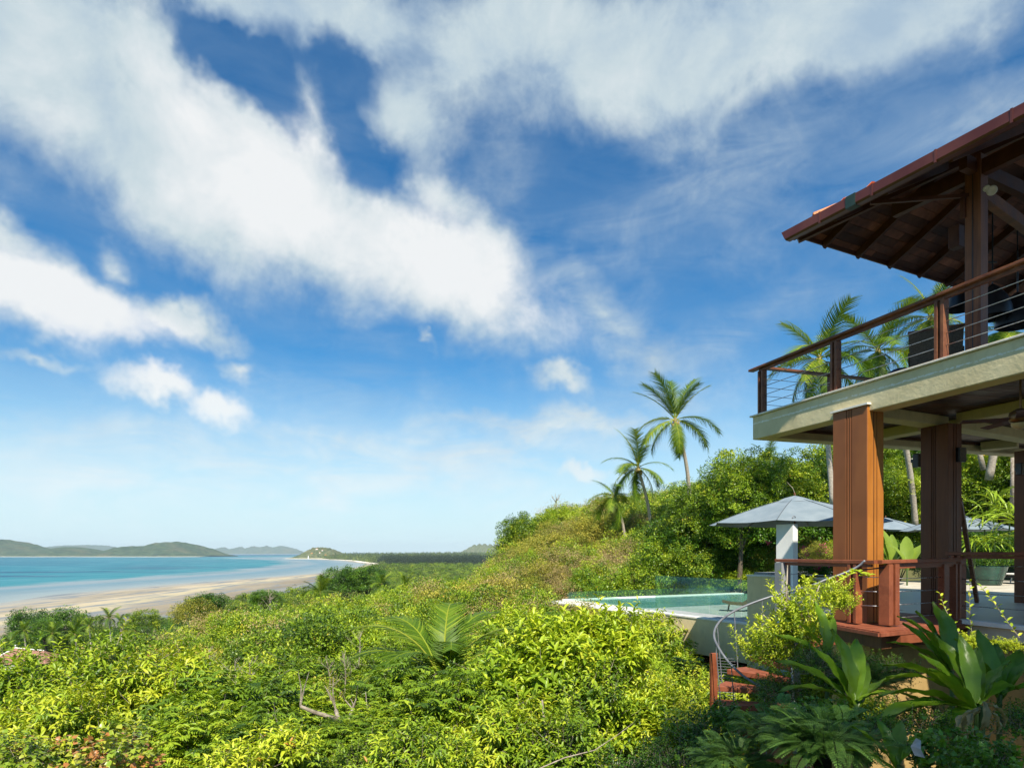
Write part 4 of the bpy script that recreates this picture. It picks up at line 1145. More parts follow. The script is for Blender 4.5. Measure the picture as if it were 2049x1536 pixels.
# ------------------------------------------------------------------ hip roof
R0 = V(4.73, 10.88, 0); Z0 = 5.36; TP = math.tan(R(27)); LA, LB = 12.4, 8.6
roof = empty('roof', lv(R0, Z0)); roof.parent = villa; roof.location = lv(R0, Z0) - villa.location
def rp(a, b, off=0.0):          # a along eave 1 (towards us), b along eave 2 (away to the right)
    p = R0 + e1 * a + e2 * b
    return V(p.x, p.y, Z(Z0 + TP * min(a, b) + off))
sk = MB()
sk.add([rp(0, 0, .05), rp(LB, LB, .05), rp(LA, LB, .05), rp(LA, 0, .05)], [(0, 3, 2, 1)])
sk.add([rp(0, 0, .05), rp(0, LB, .05), rp(LB, LB, .05)], [(0, 2, 1)])
sk.build('roof_deck', wood_raft, roof)
# boards under the slopes
def slope_boards(which):
    w = .135; k = 0
    while (k + 1) * w < 4.6:
        c0, c1 = k * w + .004, (k + 1) * w - .004
        k += 1
        t = c0; end = LB if which == 2 else LA
        while t < min(end, c0 + 7.0):
            t1 = min(t + random.uniform(.8, 2.0), end)
            def P(u, c):
                return rp(c, u, .0) if which == 2 else rp(u, c, .0)
            u00 = max(t, c0); u01 = max(t, c1)
            vs = [P(u00, c0), P(t1 - .004, c0), P(t1 - .004, c1), P(u01, c1)]
            if t1 - .004 > max(u00, u01):
                vs = vs + [v + V(0, 0, .028) for v in vs]
                MB().add(vs, [(0, 1, 2, 3), (4, 7, 6, 5), (0, 4, 5, 1), (1, 5, 6, 2), (2, 6, 7, 3), (3, 7, 4, 0)]).build('roof_board', wood_roof, roof)
            t = t1
slope_boards(2); slope_boards(1)
for b in (.72, 1.6, 2.5, 3.4, 4.3, 5.2, 6.1, 7.0):
    MB().bar(rp(.03, b, -.07), rp(b - .03, b, -.07) if b < 4.4 else rp(4.4, b, -.07), .055, .13).build('rafter', wood_raft, roof)
for a in (.75, 1.6, 2.5, 3.4, 4.3, 5.2, 6.1, 7.0, 7.9, 8.8):
    MB().bar(rp(a, .03, -.07), rp(a, min(a - .03, 4.4), -.07), .055, .13).build('rafter', wood_raft, roof)
MB().bar(rp(.05, .05, -.09), rp(4.5, 4.5, -.09), .09, .18).build('hip_rafter', wood_raft, roof)
# fascia and gutter
MB().bar(rp(0, .03, -.02), rp(LA, .03, -.02), .03, .15).build('fascia', wood_raft, roof)
MB().bar(rp(.03, .06, .0), rp(.03, LB, .0), .03, .12).build('fascia', wood_raft, roof)
MB().bar(rp(.0, .06, .06), rp(0, LB, .06), .07, .035).build('fascia', wood_roof, roof)
cuts = [-.03, .62, 1.5, 2.4, 3.3, 4.2, 5.1, 6.0, 7.5, 9, 10.5, LA]
for i, (c0, c1) in enumerate(zip(cuts, cuts[1:])):
    o_ = -e2 * .075
    g = MB(); pr = [(-.055, .08), (-.06, -.06), (-.035, -.088), (.05, -.088), (.062, -.075), (.062, .08)]
    def ring(a, sq=0): return [R0 + e1 * (a + (sq * (-(q[1] + .1) * .5) if i == 0 else 0)) + o_ + e2 * q[0] + UP * (Z(Z0 - .03) + q[1]) for q in pr]
    A = ring(c0 + .003, 1); B = ring(c1 - .003)
    g.add(A + B, [(j, (j+1) % 6, 6 + (j+1) % 6, 6 + j) for j in range(6)] + [tuple(range(6))[::-1], tuple(range(6, 12))])
    g.build('gutter_length', gutter_m, roof)
    if i: 
        c = R0 + e1 * c0 + o_ + UP * Z(Z0 - .033)
        MB().box(c, e1, e2, UP, .03 if i != 2 else .03, .128, .176).build('gutter_joint', gutter_m, roof)
c = R0 + e1 * 1.16 - e2 * .075 + UP * Z(Z0 - .033); MB().box(c, e1, e2, UP, .16, .132, .180).build('gutter_patch', solid('dark_green_patch', (.012, .03, .022), (.02, .045, .035), 5, .5, 0), roof)
# tiles: first courses as single tiles along the visible eaves, the rest of the field joined
def tile_mb(mb, a, b, along, inward, wd, ln, lift):
    """one curved tile; along = eave axis"""
    seg = 4; base = len(mb.v)
    for j in (0, 1):
        for q in range(seg + 1):
            th = math.pi * q / seg; off = -math.cos(th) * wd / 2; hh = math.sin(th) * wd * .33
            aa, bb = (a + off, b + ln * j) if along == 'a' else (a + ln * j, b + off)
            p = rp(aa, bb); zz = Z0 + TP * (min(b, 99) + ln * j if along == 'a' else a + ln * j)
            mb.v.append(V(p.x, p.y, Z(zz) + .035 + hh * .7 + lift - .02 * j))
    for q in range(seg):
        mb.f.append([base + q, base + seg + 1 + q, base + seg + 2 + q, base + q + 1])
    return mb
mt = tile_m
for i in range(44):
    a = .25 + i * .24
    if a > LA - .2: break
    tile_mb(MB(), a, -.05, 'a', 1, .22, .38, .0 + random.uniform(0, .012)).build('roof_tile', mt, roof)
for i in range(34):
    b = .25 + i * .24
    if b > LB - .2: break
    tile_mb(MB(), -.05, b, 'b', 1, .22, .38, .0).build('roof_tile', mt, roof)
fld = MB()
for j in range(1, 15):
    bb = -.05 + j * .32
    for i in range(44):
        a = .25 + i * .24
        if a > bb + .1 and a < LA - .1: tile_mb(fld, a, bb, 'a', 1, .22, .38, .02)
    for i in range(34):
        b = .25 + i * .24
        if b > bb + .1: tile_mb(fld, bb, b, 'b', 1, .22, .38, .02)
o = fld.build('roof_tile_field', mt, roof); o['kind'] = 'stuff'
for i in range(12):
    a = .22 + i * .33
    m_ = MB(); base = 0
    hd = (e1 + e2).normalized(); sd = hd.cross(UP)
    for j in (0, 1):
        for q in range(6):
            th = math.pi * q / 5; p = rp(a + (.36 * j), a + (.36 * j))
            m_.v.append(p + sd * math.cos(th) * .12 + UP * (math.sin(th) * .08 + .06 + (.05 if j == 0 else 0.01)))
    for q in range(5): m_.f.append([q, q+1, 7+q, 6+q])
    m_.build('hip_tile', mt, roof)
# post, plates, brackets of the upper pavilion
k2 = V(6.85, 9.43, 0)
dd1 = -e1; pst = MB(); pst.prism(rect(k2, dd1, e2, .217, .196), Z(2.728), Z(5.85)); pst.build('roof_post', wood('upper_post_wood', (0.11, 0.040, 0.020), (0.25, 0.10, 0.048), (1, 1, .05), 14, .4, .05), villa, bevel=.006)
pst = MB(); pst.prism(rect(k2 - e2*.004 + dd1*.10, dd1, e2, .012, .01), Z(2.728), Z(5.8)); pst.build('post_groove', black_m, villa)
pc = k2 + dd1 * .10 + e2 * .09
MB().bar(lv(pc - dd1*5.5, 5.65), lv(pc + dd1*1.25, 5.65), .11, .22).build('plate_beam', wood_raft, roof)
MB().bar(lv(pc - e2*.35, 5.68), lv(pc + e2*6.5, 5.68), .11, .20).build('plate_beam', wood_raft, roof)
db = V(.829, .559, 0).normalized()
MB().bar(lv(pc + db*.1, 5.36), lv(pc + db*5.0, 5.36), .12, .19).build('tie_beam', wood_rail, roof, bevel=.008)
MB().box(lv(pc + dd1*.13 - e2*.02, 5.15), dd1, e2, UP, .07, .23, .34).build('post_bracket', wood_raft, roof, bevel=.01)
MB().box(lv(pc + dd1*.42 + e2*.25, 4.9), dd1, e2, UP, .16, .16, .34).build('post_bracket', wood_raft, roof, bevel=.01)
for z in (5.3,): MB().bar(lv(pc - e2*.05 + dd1*.05, z), rp(1.15, .35, -.12), .05, .05).build('strut', wood_raft, roof)
k3 = R0 + e1 * 2.2 + e2 * 6.2
MB().prism(rect(k3, dd1, e2, .2, .18), Z(2.728), Z(5.9)).build('roof_post', wood_post, villa)
# twin spot lamp on the tie beam
sp_ = empty('spot_lamp', at(1981, 378, 9.2)); sp_.parent = villa; sp_.location = at(1981, 378, 9.2) - villa.location
cream = solid('aged_white_plastic', (.42, .39, .30), (.52, .48, .38), 9, .4, 0)
for s_, pxy in ((0.045, (1973.5, 377)), (.068, (1984, 381))):
    c = at(pxy[0], pxy[1], 9.2); m_ = MB()
    prof = [(0.0, 0.03), (s_ * .55, .028), (s_ * .95, 0.0), (s_, -.02), (s_ * .8, -.035), (s_ * .5, -.02), (0, -.02)]
    q = Vector((-.25, -.75, -.5)).to_track_quat('-Z', 'Y')
    mm = MB().lathe((0, 0, 0), prof, 16); m_.add([c + q @ v for v in mm.v], mm.f); m_.build('lamp_head', cream, sp_, True)
MB().tube([at(1974, 378, 9.24), at(1979, 375, 9.26), at(1984, 380, 9.24)], .012, 6).build('lamp_arm', cream, sp_)

# hanging bell lamps of the upper pavilion
def bell(px, pyb, Y, r, label):
    c = at(px, pyb, Y)
    t = empty('pendant_lamp', c, label, 'hanging lamp', 'black bell lamps under the upper roof')
    prof = [(r, 0), (r * 1.0, .03), (r * .93, .16), (r * .72, .33), (r * .42, .47), (r * .15, .55), (.02, .57)]
    prof2 = [(a * .96, b - .012) for a, b in prof][::-1]
    MB().lathe(c, prof + [(.015, .57)], 28).build('shade', black_m, t, True)
    MB().lathe(c, prof2, 28).build('shade_lining', black_m, t, True)
    MB().tube([c + V(0, 0, .56), c + V(0, 0, 1.9)], .012, 6).build('rod', black_m, t)
    MB().tube([c + V(-.07, 0, .95), c + V(.07, 0, .95)], .012, 6).build('cross_bar', black_m, t)
bell(1986, 634, 11.2, .30, 'black bell shaped hanging lamp just right of the upper roof post')
bell(2036, 650, 11.2, .33, 'black bell shaped hanging lamp at the right edge under the upper roof')
bell(1925, 617, 13.2, .30, 'black bell shaped hanging lamp half hidden left of the upper roof post')
# woven armchair and pouf on the upper deck
ac = at(1872, 722, 10.4); ac.z = Z(2.732)
t = empty('woven_armchair', ac, 'dark woven armchair with its back to the upper deck railing', 'armchair')
xa, ya = V(.84, -.54, 0), V(.54, .84, 0)
def P3_(x, y, z): return ac + xa * x + ya * y + UP * z
b = MB(); b.add([P3_(-.34, -.10, .08), P3_(.34, -.10, .08), P3_(.34, 0, .08), P3_(-.34, 0, .08), P3_(-.37, -.22, .80), P3_(.37, -.22, .80), P3_(.37, -.14, .80), P3_(-.37, -.14, .80)], [(0,1,5,4), (1,2,6,5), (2,3,7,6), (3,0,4,7), (4,5,6,7), (0,3,2,1)])
b.build('backrest', rattan, t)
MB().bar(P3_(-.38, -.18, .81), P3_(.38, -.18, .81), .10, .03).build('top_rail', wood_post, t)
MB().box(P3_(0, .28, .30), xa, ya, UP, .66, .60, .16).build('seat', rattan, t, bevel=.02)
for s_ in (-1, 1):
    MB().box(P3_(.34 * s_, .26, .46), xa, ya, UP, .08, .66, .12).build('armrest', rattan, t, bevel=.01)
    for y in (-.04, .52): MB().box(P3_(.32 * s_, y, .11), xa, ya, UP, .05, .05, .22).build('leg', rattan, t)
pf = at(1803, 742, 10.9); pf.z = Z(2.732)
t = empty('pouf', pf, 'small dark round pouf low behind the upper deck railing', 'pouf')
MB().lathe(pf, [(0, .0), (.15, .0), (.21, .08), (.23, .2), (.20, .31), (.12, .36), (0, .37)], 18).build('cushion', solid('navy_fabric', (.03, .028, .05), (.05, .045, .075), 8, .9, .2), t, True)
MB().lathe(pf, [(.10, -.002), (.235, .19), (.24, .2), (.235, .21)], 18).build('piping', black_m, t, True)
# speakers and ceiling fan downstairs
def speaker(px, py, Y, w, h, label):
    c = at(px, py, Y); t = empty('wall_speaker', c, label, 'speaker', 'black speakers on the columns')
    MB().box(c, d1, d2, UP, .12, w, h).build('case', black_m, t, bevel=.01)
    MB().box(c - d1 * .064, d1, d2, UP, .008, w * .86, h * .9).build('grille', rattan, t)
    MB().box(c + d1 * .075 - d2 * .02, d1, d2, UP, .04, .05, .06).build('bracket', black_m, t)
speaker(1920, 910, 11.35, .18, .25, 'black wall speaker on the right side of the second column')
speaker(1835, 921, 11.9, .09, .25, 'black wall speaker peeping out left of the second column')
speaker(2042, 938, 13.4, .13, .24, 'black wall speaker at the right edge by the third column')
fc = at(2042, 838, 8.9)
t = empty('ceiling_fan', fc, 'bronze ceiling fan with a bowl lamp under the lower ceiling at the right edge', 'fan')
MB().tube([fc + V(0, 0, .1), V(fc.x, fc.y, Z(2.44))], .014, 8).build('rod', bronze_m, t)
MB().lathe(fc, [(0, .14), (.05, .14), (.13, .09), (.14, .0), (.12, -.04), (0, -.05)], 18).build('motor', bronze_m, t, True)
MB().lathe(fc + V(0, 0, -.06), [(.11, 0), (.10, -.04), (.06, -.07), (0, -.085)], 18).build('lamp_bowl', solid('frosted_amber_glass', (.45, .32, .16), (.5, .37, .2), 5, .3, 0), t, True)
for k in range(5):
    a = 2 * math.pi * k / 5 + .3; u = V(math.cos(a), math.sin(a), 0); w_ = V(-math.sin(a), math.cos(a), .18)
    MB().box(fc + u * .42, u, w_, u.cross(w_), .56, .12, .012).build('blade', wood_raft, t)

# ------------------------------------------------------------------ pool terrace
pt = empty('swimming_pool', V(7.3, 26.8, H - 3.6), 'raised infinity pool with beige walls, white coping and glass screens', 'pool')
PA = V(4.31, 20.96, 0)
KS = 1.22
def ZP(z): return H + z * KS
def pl(a, b): return (PA + e1 * a + e2 * b) * KS     # a towards us along the parapet, b inward
def prect(a0, a1, b0, b1): return [pl(a0, b0)[:2], pl(a1, b0)[:2], pl(a1, b1)[:2], pl(a0, b1)[:2]]
MB().prism(prect(-.0, 7.0, 0, .22), ZP(-2.95), ZP(-1.93)).build('parapet', wall_m, pt, bevel=.01)
MB().prism(prect(-.03, 7.0, -.02, .26), ZP(-1.93), ZP(-1.88)).build('coping', white_st, pt, bevel=.006)
MB().prism(prect(-6.2, -.003, -.10, .14), ZP(-3.2), ZP(-2.06)).build('outer_wall', wall_m, pt, bevel=.01)
MB().prism(prect(-6.3, -.035, -.14, .62), ZP(-2.06), ZP(-1.99)).build('wide_coping', white_st, pt, bevel=.006)
MB().prism(prect(-6.2, -.0, .62, .80), ZP(-2.6), ZP(-1.93)).build('inner_coping', white_st, pt, bevel=.006)
MB().prism(prect(-6.3, -5.8, .80, 10.5), ZP(-3.2), ZP(-1.93)).build('far_coping', white_st, pt, bevel=.006)
MB().prism(prect(-5.8, -1.0, .80, 10.5), ZP(-2.3), ZP(-1.955)).build('pool_water', poolw_m, pt)
MB().prism(prect(-1.0, -.7, .80, 10.5), ZP(-2.3), ZP(-1.92)).build('near_coping', deck_st, pt, bevel=.006)
for i in range(12):
    for j in range(11):
        a0, b0 = -.7 + i * .7, .262 + j * .75
        if i == 0 and False: continue
        MB().prism(prect(a0 + .006, a0 + .694, b0 + .006, b0 + .744), ZP(-2.1), ZP(-1.925)).build('paving_slab', deck_st, pt)
# dark slatted vent and lower wall under the parapet
MB().prism(prect(.6, 7.0, .35, .5), ZP(-4.6), ZP(-2.95)).build('undercroft_wall', ochre_m, pt)
vr = MB(); vr.prism(prect(.9, 4.6, .29, .33), ZP(-3.75), ZP(-3.0)); vr.build('vent_recess', black_m, pt)
for k in range(7):
    MB().bar(V(*pl(.9, .25)[:2], ZP(-3.08 - k * .1)), V(*pl(4.6, .25)[:2], ZP(-3.08 - k * .1)), .07, .02).build('vent_slat', wood_post, pt)
# glass
def glass(a0, b0, a1, b1, z0, z1):
    p, q = pl(a0, b0), pl(a1, b1)
    MB().bar(V(p.x, p.y, ZP((z0 + z1) / 2)), V(q.x, q.y, ZP((z0 + z1) / 2)), .014, z1 - z0).build('glass_panel', glass_m, pt)
for k in range(4): glass(.35 + k * 1.2, .16, 1.53 + k * 1.2, .16, -1.885, -.62)
for k in range(4): glass(-5.9 + k * 1.42, .70, -4.5 + k * 1.42, .70, -1.93, -1.62)
for k in range(6): glass(-6.1, .9 + k * 1.5, -6.1, 2.38 + k * 1.5, -1.93, -1.60)
# low beige wall block beside the terrace
gw = empty('garden_wall', V(6.9, 15.6, ZP(-3.2)), 'beige rendered low wall with leaf shadows behind the young tree', 'wall')
MB().prism(prect(4.35, 7.9, -.06, .26), ZP(-3.3), ZP(-.62)).build('wall_face', wall_m, gw, bevel=.01)
MB().prism(prect(4.33, 7.9, -.08, .28), ZP(-.62), ZP(-.58)).build('wall_coping', white_st, gw, bevel=.005)
MB().prism(prect(3.7, 4.2, .9, 6.0), ZP(-1.9), ZP(-.55)).build('rear_wall', grey_p, gw, bevel=.01)
# white shower pillar with a hooked pipe
ppil = at(1587, 1105, 16.6)
t = empty('shower_pillar', V(ppil.x, ppil.y, Z(-2.4)), 'white rendered pillar with a grey hooked pipe on top, in front of the parasol', 'pillar')
MB().prism(rect(V(ppil.x, ppil.y, 0), -e1, e2, .54, .18), Z(-3.2), Z(.74)).build('shaft', white_p, t, bevel=.008)
hx = V(ppil.x, ppil.y, Z(.74)) - e1 * .04 + e2 * .02
MB().tube([hx, hx + UP*.16, hx + UP*.19 + e2*.02, hx + UP*.20 + e2*.06, hx + UP*.19 + e2*.10, hx + UP*.16 + e2*.12, hx + UP*.02 + e2*.125, hx + UP*.01 + e2*.2], .012, 8).build('hooked_pipe', pipe_m, t, True)

# parasols
seam_m = solid('seam_tape', (.07, .09, .105), (.09, .11, .13), 9, .8, 0)
def parasol(c, r, hgt, label, rz=0.2):
    """c = rim centre point at rim height"""
    t = empty('parasol', V(c.x, c.y, c.z - 2.45), label, 'parasol', 'grey blue parasols of the pool terrace')
    n = 8; sub = 5
    for k in range(n):
        a0, a1 = rz + 2*math.pi*k/n, rz + 2*math.pi*(k+1)/n
        p0 = V(math.cos(a0)*r, math.sin(a0)*r, 0); p1 = V(math.cos(a1)*r, math.sin(a1)*r, 0); m_ = MB(); rows = []
        for i in range(sub + 1):
            f = 1 - i / sub * .84
            z = hgt * (1 - f) * (1 + .25 * f)
            row = []
            for j in range(5):
                q = j / 4; sag = -.035 * math.sin(math.pi * q) * f
                row.append(c + (p0.lerp(p1, q)) * f * (1 - .03 * math.sin(math.pi * q)) + V(0, 0, z + sag))
            rows.append(row)
        b0 = len(m_.v); m_.v += [v for row in rows for v in row]
        for i in range(sub):
            for j in range(4): m_.f.append([b0+i*5+j, b0+i*5+j+1, b0+(i+1)*5+j+1, b0+(i+1)*5+j])
        m_.build('canopy_panel', fabric_g, t, True)
        MB().tube([r_[0] + V(0, 0, .006) for r_ in rows], .009, 5).build('seam', seam_m, t)
        MB().tube([c + p0 * .99 + V(0, 0, .0), c + p0 * .5 + V(0, 0, hgt*.5*1.1 - .03), c + V(0, 0, hgt * .9)], .012, 5).build('rib', black_m, t)
        vt = MB(); vt.add([c + p0*.24 + V(0,0,hgt*.80), c + p1*.24 + V(0,0,hgt*.80), c + (p0+p1)*.06 + V(0,0,hgt*.97), c + V(0, 0, hgt*1.06)], [(0,1,2), (0,2,3), (1,3,2)])
        vt.build('vent_flap', fabric_g, t)
    MB().tube([c + V(0, 0, -2.45), c + V(0, 0, hgt * 1.04)], .025, 8).build('pole', wood_post, t)
    MB().lathe(c + V(0, 0, hgt * 1.05), [(.0, .10), (.02, .09), (.03, .05), (.015, 0)], 8).build('finial', wood_post, t)
    MB().lathe(c + V(0, 0, -2.45), [(0, .08), (.28, .06), (.30, 0), (0, 0)], 16).build('base', grey_p, t)
parasol(at(1590, 1047, 18.6), 2.45, .76, 'large grey blue parasol behind the white pillar')
parasol(at(1772, 1060, 30), 1.7, .55, 'far parasol seen between the two big columns')
parasol(at(1915, 1060, 24), 1.85, .55, 'parasol right of the second column, before the spiky palms')
MB().tube([at(1592, 990, 18.6), at(1586, 976, 18.6), at(1574, 963, 18.7)], [.012, .009, .004], 5).build('dry_twig', palebark)
tag(bpy.data.objects['dry_twig'], 'bent dry twig sticking up above the top of the large parasol', 'twig')

# lounge chair on the pool terrace
lc = onz(1478, 1222, -2.34)
t = empty('lounge_chair', lc, 'dark low lounge chair with a pale cushion behind the glass screen', 'lounge chair')
xa, ya = V(.93, -.36, 0), V(.36, .93, 0)
def Q(x, y, z): return lc + xa * x + ya * y + UP * z
b = MB(); prof = [(-.62, .42), (-.3, .36), (.15, .34), (.40, .52), (.62, .86), (.70, .88), (.52, .46), (.25, .24), (-.3, .27), (-.62, .36)]
b.add([Q(x, -.32, z) for x, z in prof] + [Q(x, .32, z) for x, z in prof], [(i, (i+1) % 10, 10 + (i+1) % 10, 10 + i) for i in range(10)] + [(0, 9, 8, 7, 6, 5, 4, 3, 2, 1), tuple(range(10, 20))])
b.build('shell', rattan, t)
MB().box(Q(.62, 0, .93), xa, ya, UP, .12, .5, .14).build('cushion', fabric_g, t, bevel=.03)
for s_ in (-1, 1):
    for x in (-.35, .45): MB().bar(Q(x, .26 * s_, .32), Q(x * 1.15, .28 * s_, .01), .05, .03).build('leg', black_m, t)
# sun lounger frame and green pot inside the terrace
gp = V(*onz(1976, 1170, -1.12)[:2], Z(-1.12))
t = empty('planter_bowl', gp, 'large dark green glazed bowl planted with low herbs on the stone terrace', 'planter')
MB().lathe(gp, [(0, 0), (.36, .0), (.40, .03), (.50, .36), (.57, .62), (.60, .66), (.57, .67), (.54, .60), (0, .58)], 28).build('bowl', pot_m, t, True)
gl = Leaves(); g_ = np.random.default_rng(77); n = 1500
q = g_.uniform(-1, 1, (n, 3)) * np.array([.62, .62, .13]) + np.array([0, 0, .76]); q = q[np.hypot(q[:, 0], q[:, 1]) < .64]; n = len(q)
gl.add(q, g_.normal(size=(n, 3)) + [0, 0, .8], np.tile([0, 0, 1.], (n, 1)) + g_.normal(size=(n, 3)) * .3, .06, .035, g_.uniform(0, .9, n), TP_DIA)
me, _ = gl.mesh('herb_leaves', leaf_dark); o = link_mesh('herbs', me, t); o['kind'] = 'stuff'
sl = V(*onz(2030, 1168, -1.12)[:2], Z(-1.12))
t = empty('sun_lounger', sl, 'pale framed sun lounger in the shade at the right edge of the terrace', 'sun lounger')
MB().box(sl + V(.4, .3, .34), (1, 0, 0), (0, 1, 0), UP, 1.0, 1.9, .03).build('frame', white_st, t)
MB().box(sl + V(.4, .3, .26), (1, 0, 0), (0, 1, 0), UP, .95, 1.85, .08).build('mattress', black_m, t)
for sx in (-.08, .88):
    for sy in (-.6, 1.2): MB().bar(sl + V(sx, sy, .34), sl + V(sx - .1, sy, .01), .03, .03).build('leg', white_st, t)

# ------------------------------------------------------------------ spiral stair
SC = V(3.94, 9.0, 0)
st = empty('spiral_stair', V(SC.x, SC.y, Z(-3.9)), 'spiral stair with red timber treads and a curved grey handrail beside the landing', 'staircase')
MB().tube([V(SC.x, SC.y, Z(-4.4)), V(SC.x, SC.y, Z(-1.2))], .045, 12).build('centre_pole', pipe_m, st, True)
def rail_z(th): return np.interp(th, [-10, 0, 40, 90, 135, 180, 212, 270, 330, 400], [-.12, -.19, -.42, -.72, -1.0, -1.30, -1.62, -2.05, -2.5, -3.0])
TH = np.linspace(-12, 262, 60)
MB().tube([V(SC.x + 1.07*math.cos(R(a)) + (0.25 * max(0, 1 - a / 40) if a < 40 else 0), SC.y + 1.07*math.sin(R(a)) + (0.75 * max(0, 1 - a / 50) if a < 50 else 0), Z(float(rail_z(a)))) for a in TH], .017, 8).build('handrail', pipe_m, st, True)
for k in range(13):
    a = 38 + k * 27; zt = float(rail_z(a)) - .86
    if zt < -4.2: break
    m_ = MB(); a0, a1 = R(a - 11), R(a + 14)
    poly = [(SC.x + r_ * math.cos(q), SC.y + r_ * math.sin(q)) for r_, q in ((.06, a0 - .6), (1.02, a0), (1.02, (a0 + a1) / 2), (1.02, a1), (.06, a1 + .6))]
    m_.prism(poly, Z(zt - .075), Z(zt)); m_.build('tread', wood_red, st, bevel=.006)
    if a < 262: MB().tube([V(SC.x + 1.0*math.cos(R(a)), SC.y + 1.0*math.sin(R(a)), Z(zt)), V(SC.x + 1.07*math.cos(R(a)), SC.y + 1.07*math.sin(R(a)), Z(float(rail_z(a))))], .007, 6).build('baluster', pipe_m, st)
pp = at(1428, 1352, 9.9)
t = empty('newel_post', V(pp.x, pp.y, pp.z - .8), 'orange timber post with stretched wires left of the spiral stair', 'post')
MB().box(pp + V(0, 0, -.12), d1, d2, UP, .06, .11, .95).build('post', wood_redrail, t, bevel=.005)
for k in range(16): MB().tube([pp + V(.05, 0, .28 - k * .043), pp + V(.30, -.10, .28 - k * .043)], .003, 4).build('wire', pipe_m, t)
# small house far down the slope, bottom left
hb = at(8, 1330, 118)
t = empty('thai_house', hb, 'small house with steep red brown roof and white ridge at the left edge', 'house')
MB().box(hb + V(1, 4, -1.5), (1, .2, 0), (-.2, 1, 0), UP, 7, 6, 3).build('wall', white_p, t)
r_ = MB(); r_.add([hb + V(-4.5, -0, 0), hb + V(6.5, 1.5, 0), hb + V(6.0, 9, 0), hb + V(-5, 8, 0), hb + V(-.6, 3.5, 2.6), hb + V(4.0, 4.6, 1.9)], [(0, 1, 5, 4), (1, 2, 5), (2, 3, 4, 5), (3, 0, 4), (3, 2, 1, 0)])
r_.build('roof', solid('old_roof_tile', (.22, .10, .07), (.32, .17, .12), 1, .8, .3, 8), t)
MB().tube([hb + V(-.6, 3.5, 3.2), hb + V(-.6, 3.5, 2.65), hb + V(4.0, 4.6, 1.95)], .14, 5).build('ridge', white_p, t)
MB().tube([hb + V(-.6, 3.5, 2.7), hb + V(-2.6, 1.6, 1.1), hb + V(-4.5, 0, .05)], .13, 5).build('gable_edge', white_p, t)

# ------------------------------------------------------------------ palms
def frond_mesh(name, L, droop, n=42, seed=0, wid=.66, seg=3, w=.058, mat=None, hang=.5):
    g = np.random.default_rng(seed)
    mb = MB(); rach = []
    for i in range(13):
        t = i / 12; a = -R(droop) * t ** 1.3
        rach.append((t, a))
    pts = [Vector((0, 0, 0))]
    for i in range(1, 13):
        a = (rach[i][1] + rach[i-1][1]) / 2
        pts.append(pts[-1] + Vector((math.cos(a), 0, math.sin(a))) * L / 12)
    tw = MB(); tw.tube(pts, [.035 * L / 3.5 * (1 - .85 * i / 12) + .003 for i in range(13)], 5)
    vs = []; fs = []; ti = []
    for v in tw.v: vs.append(v[:])
    for f in tw.f:
        for j in range(1, len(f) - 1): fs.append((f[0], f[j], f[j+1])); ti.append(.8)
    for k in range(n):
        t = .12 + .88 * k / (n - 1); x = t * 12; i = min(int(x), 11); p = pts[i].lerp(pts[i+1], x - i)
        d = (pts[i+1] - pts[i]).normalized(); ll = L * wid * (.34 + .75 * math.sin(math.pi * min(t * .86 + .06, 1))) * .48
        for sg in (-1, 1):
            sd = Vector((0, sg, 0)); dr = (sd * .82 + d * (.45 + .35 * t) + Vector((g.normal() * .06, g.normal() * .05, .16 - .1 * t))).normalized()
            wv = d.cross(dr).cross(dr).normalized() * w * (L / 3.5) * .5
            q = p.copy(); prev = None; l1 = ll * g.uniform(.85, 1.1); hg = hang * g.uniform(.7, 1.3); tt = float(np.clip(g.normal(.42, .12) + .12 * sg * 0, 0, .95))
            for s_ in range(seg + 1):
                f_ = s_ / seg; ww = wv * (1 - .9 * f_) * (1.25 if s_ == 1 else 1)
                a0 = len(vs); vs.append((q - ww)[:]); vs.append((q + ww)[:])
                if prev is not None:
                    fs.append((prev, prev + 1, a0 + 1)); fs.append((prev, a0 + 1, a0)); ti += [tt, tt]
                prev = a0
                dd = (dr + Vector((0, 0, -hg * (f_ * 1.4 + .15)))).normalized(); q = q + dd * l1 / seg
    me = bpy.data.meshes.new(name); me.from_pydata(vs, [], fs)
    a = me.attributes.new('tint', 'FLOAT', 'FACE'); a.data.foreach_set('value', ti); me.materials.append(mat or leaf_palm)
    me.update(); return me
FR = {'up': frond_mesh('frond_upright', 3.6, 34, seed=1, hang=.35), 'mid': frond_mesh('frond_arching', 3.6, 78, seed=2, hang=.6), 'low': frond_mesh('frond_hanging', 3.3, 55, seed=3, hang=.8),
      'dead': frond_mesh('frond_dead', 2.8, 40, seed=4, mat=leaf_dry, hang=1.0)}
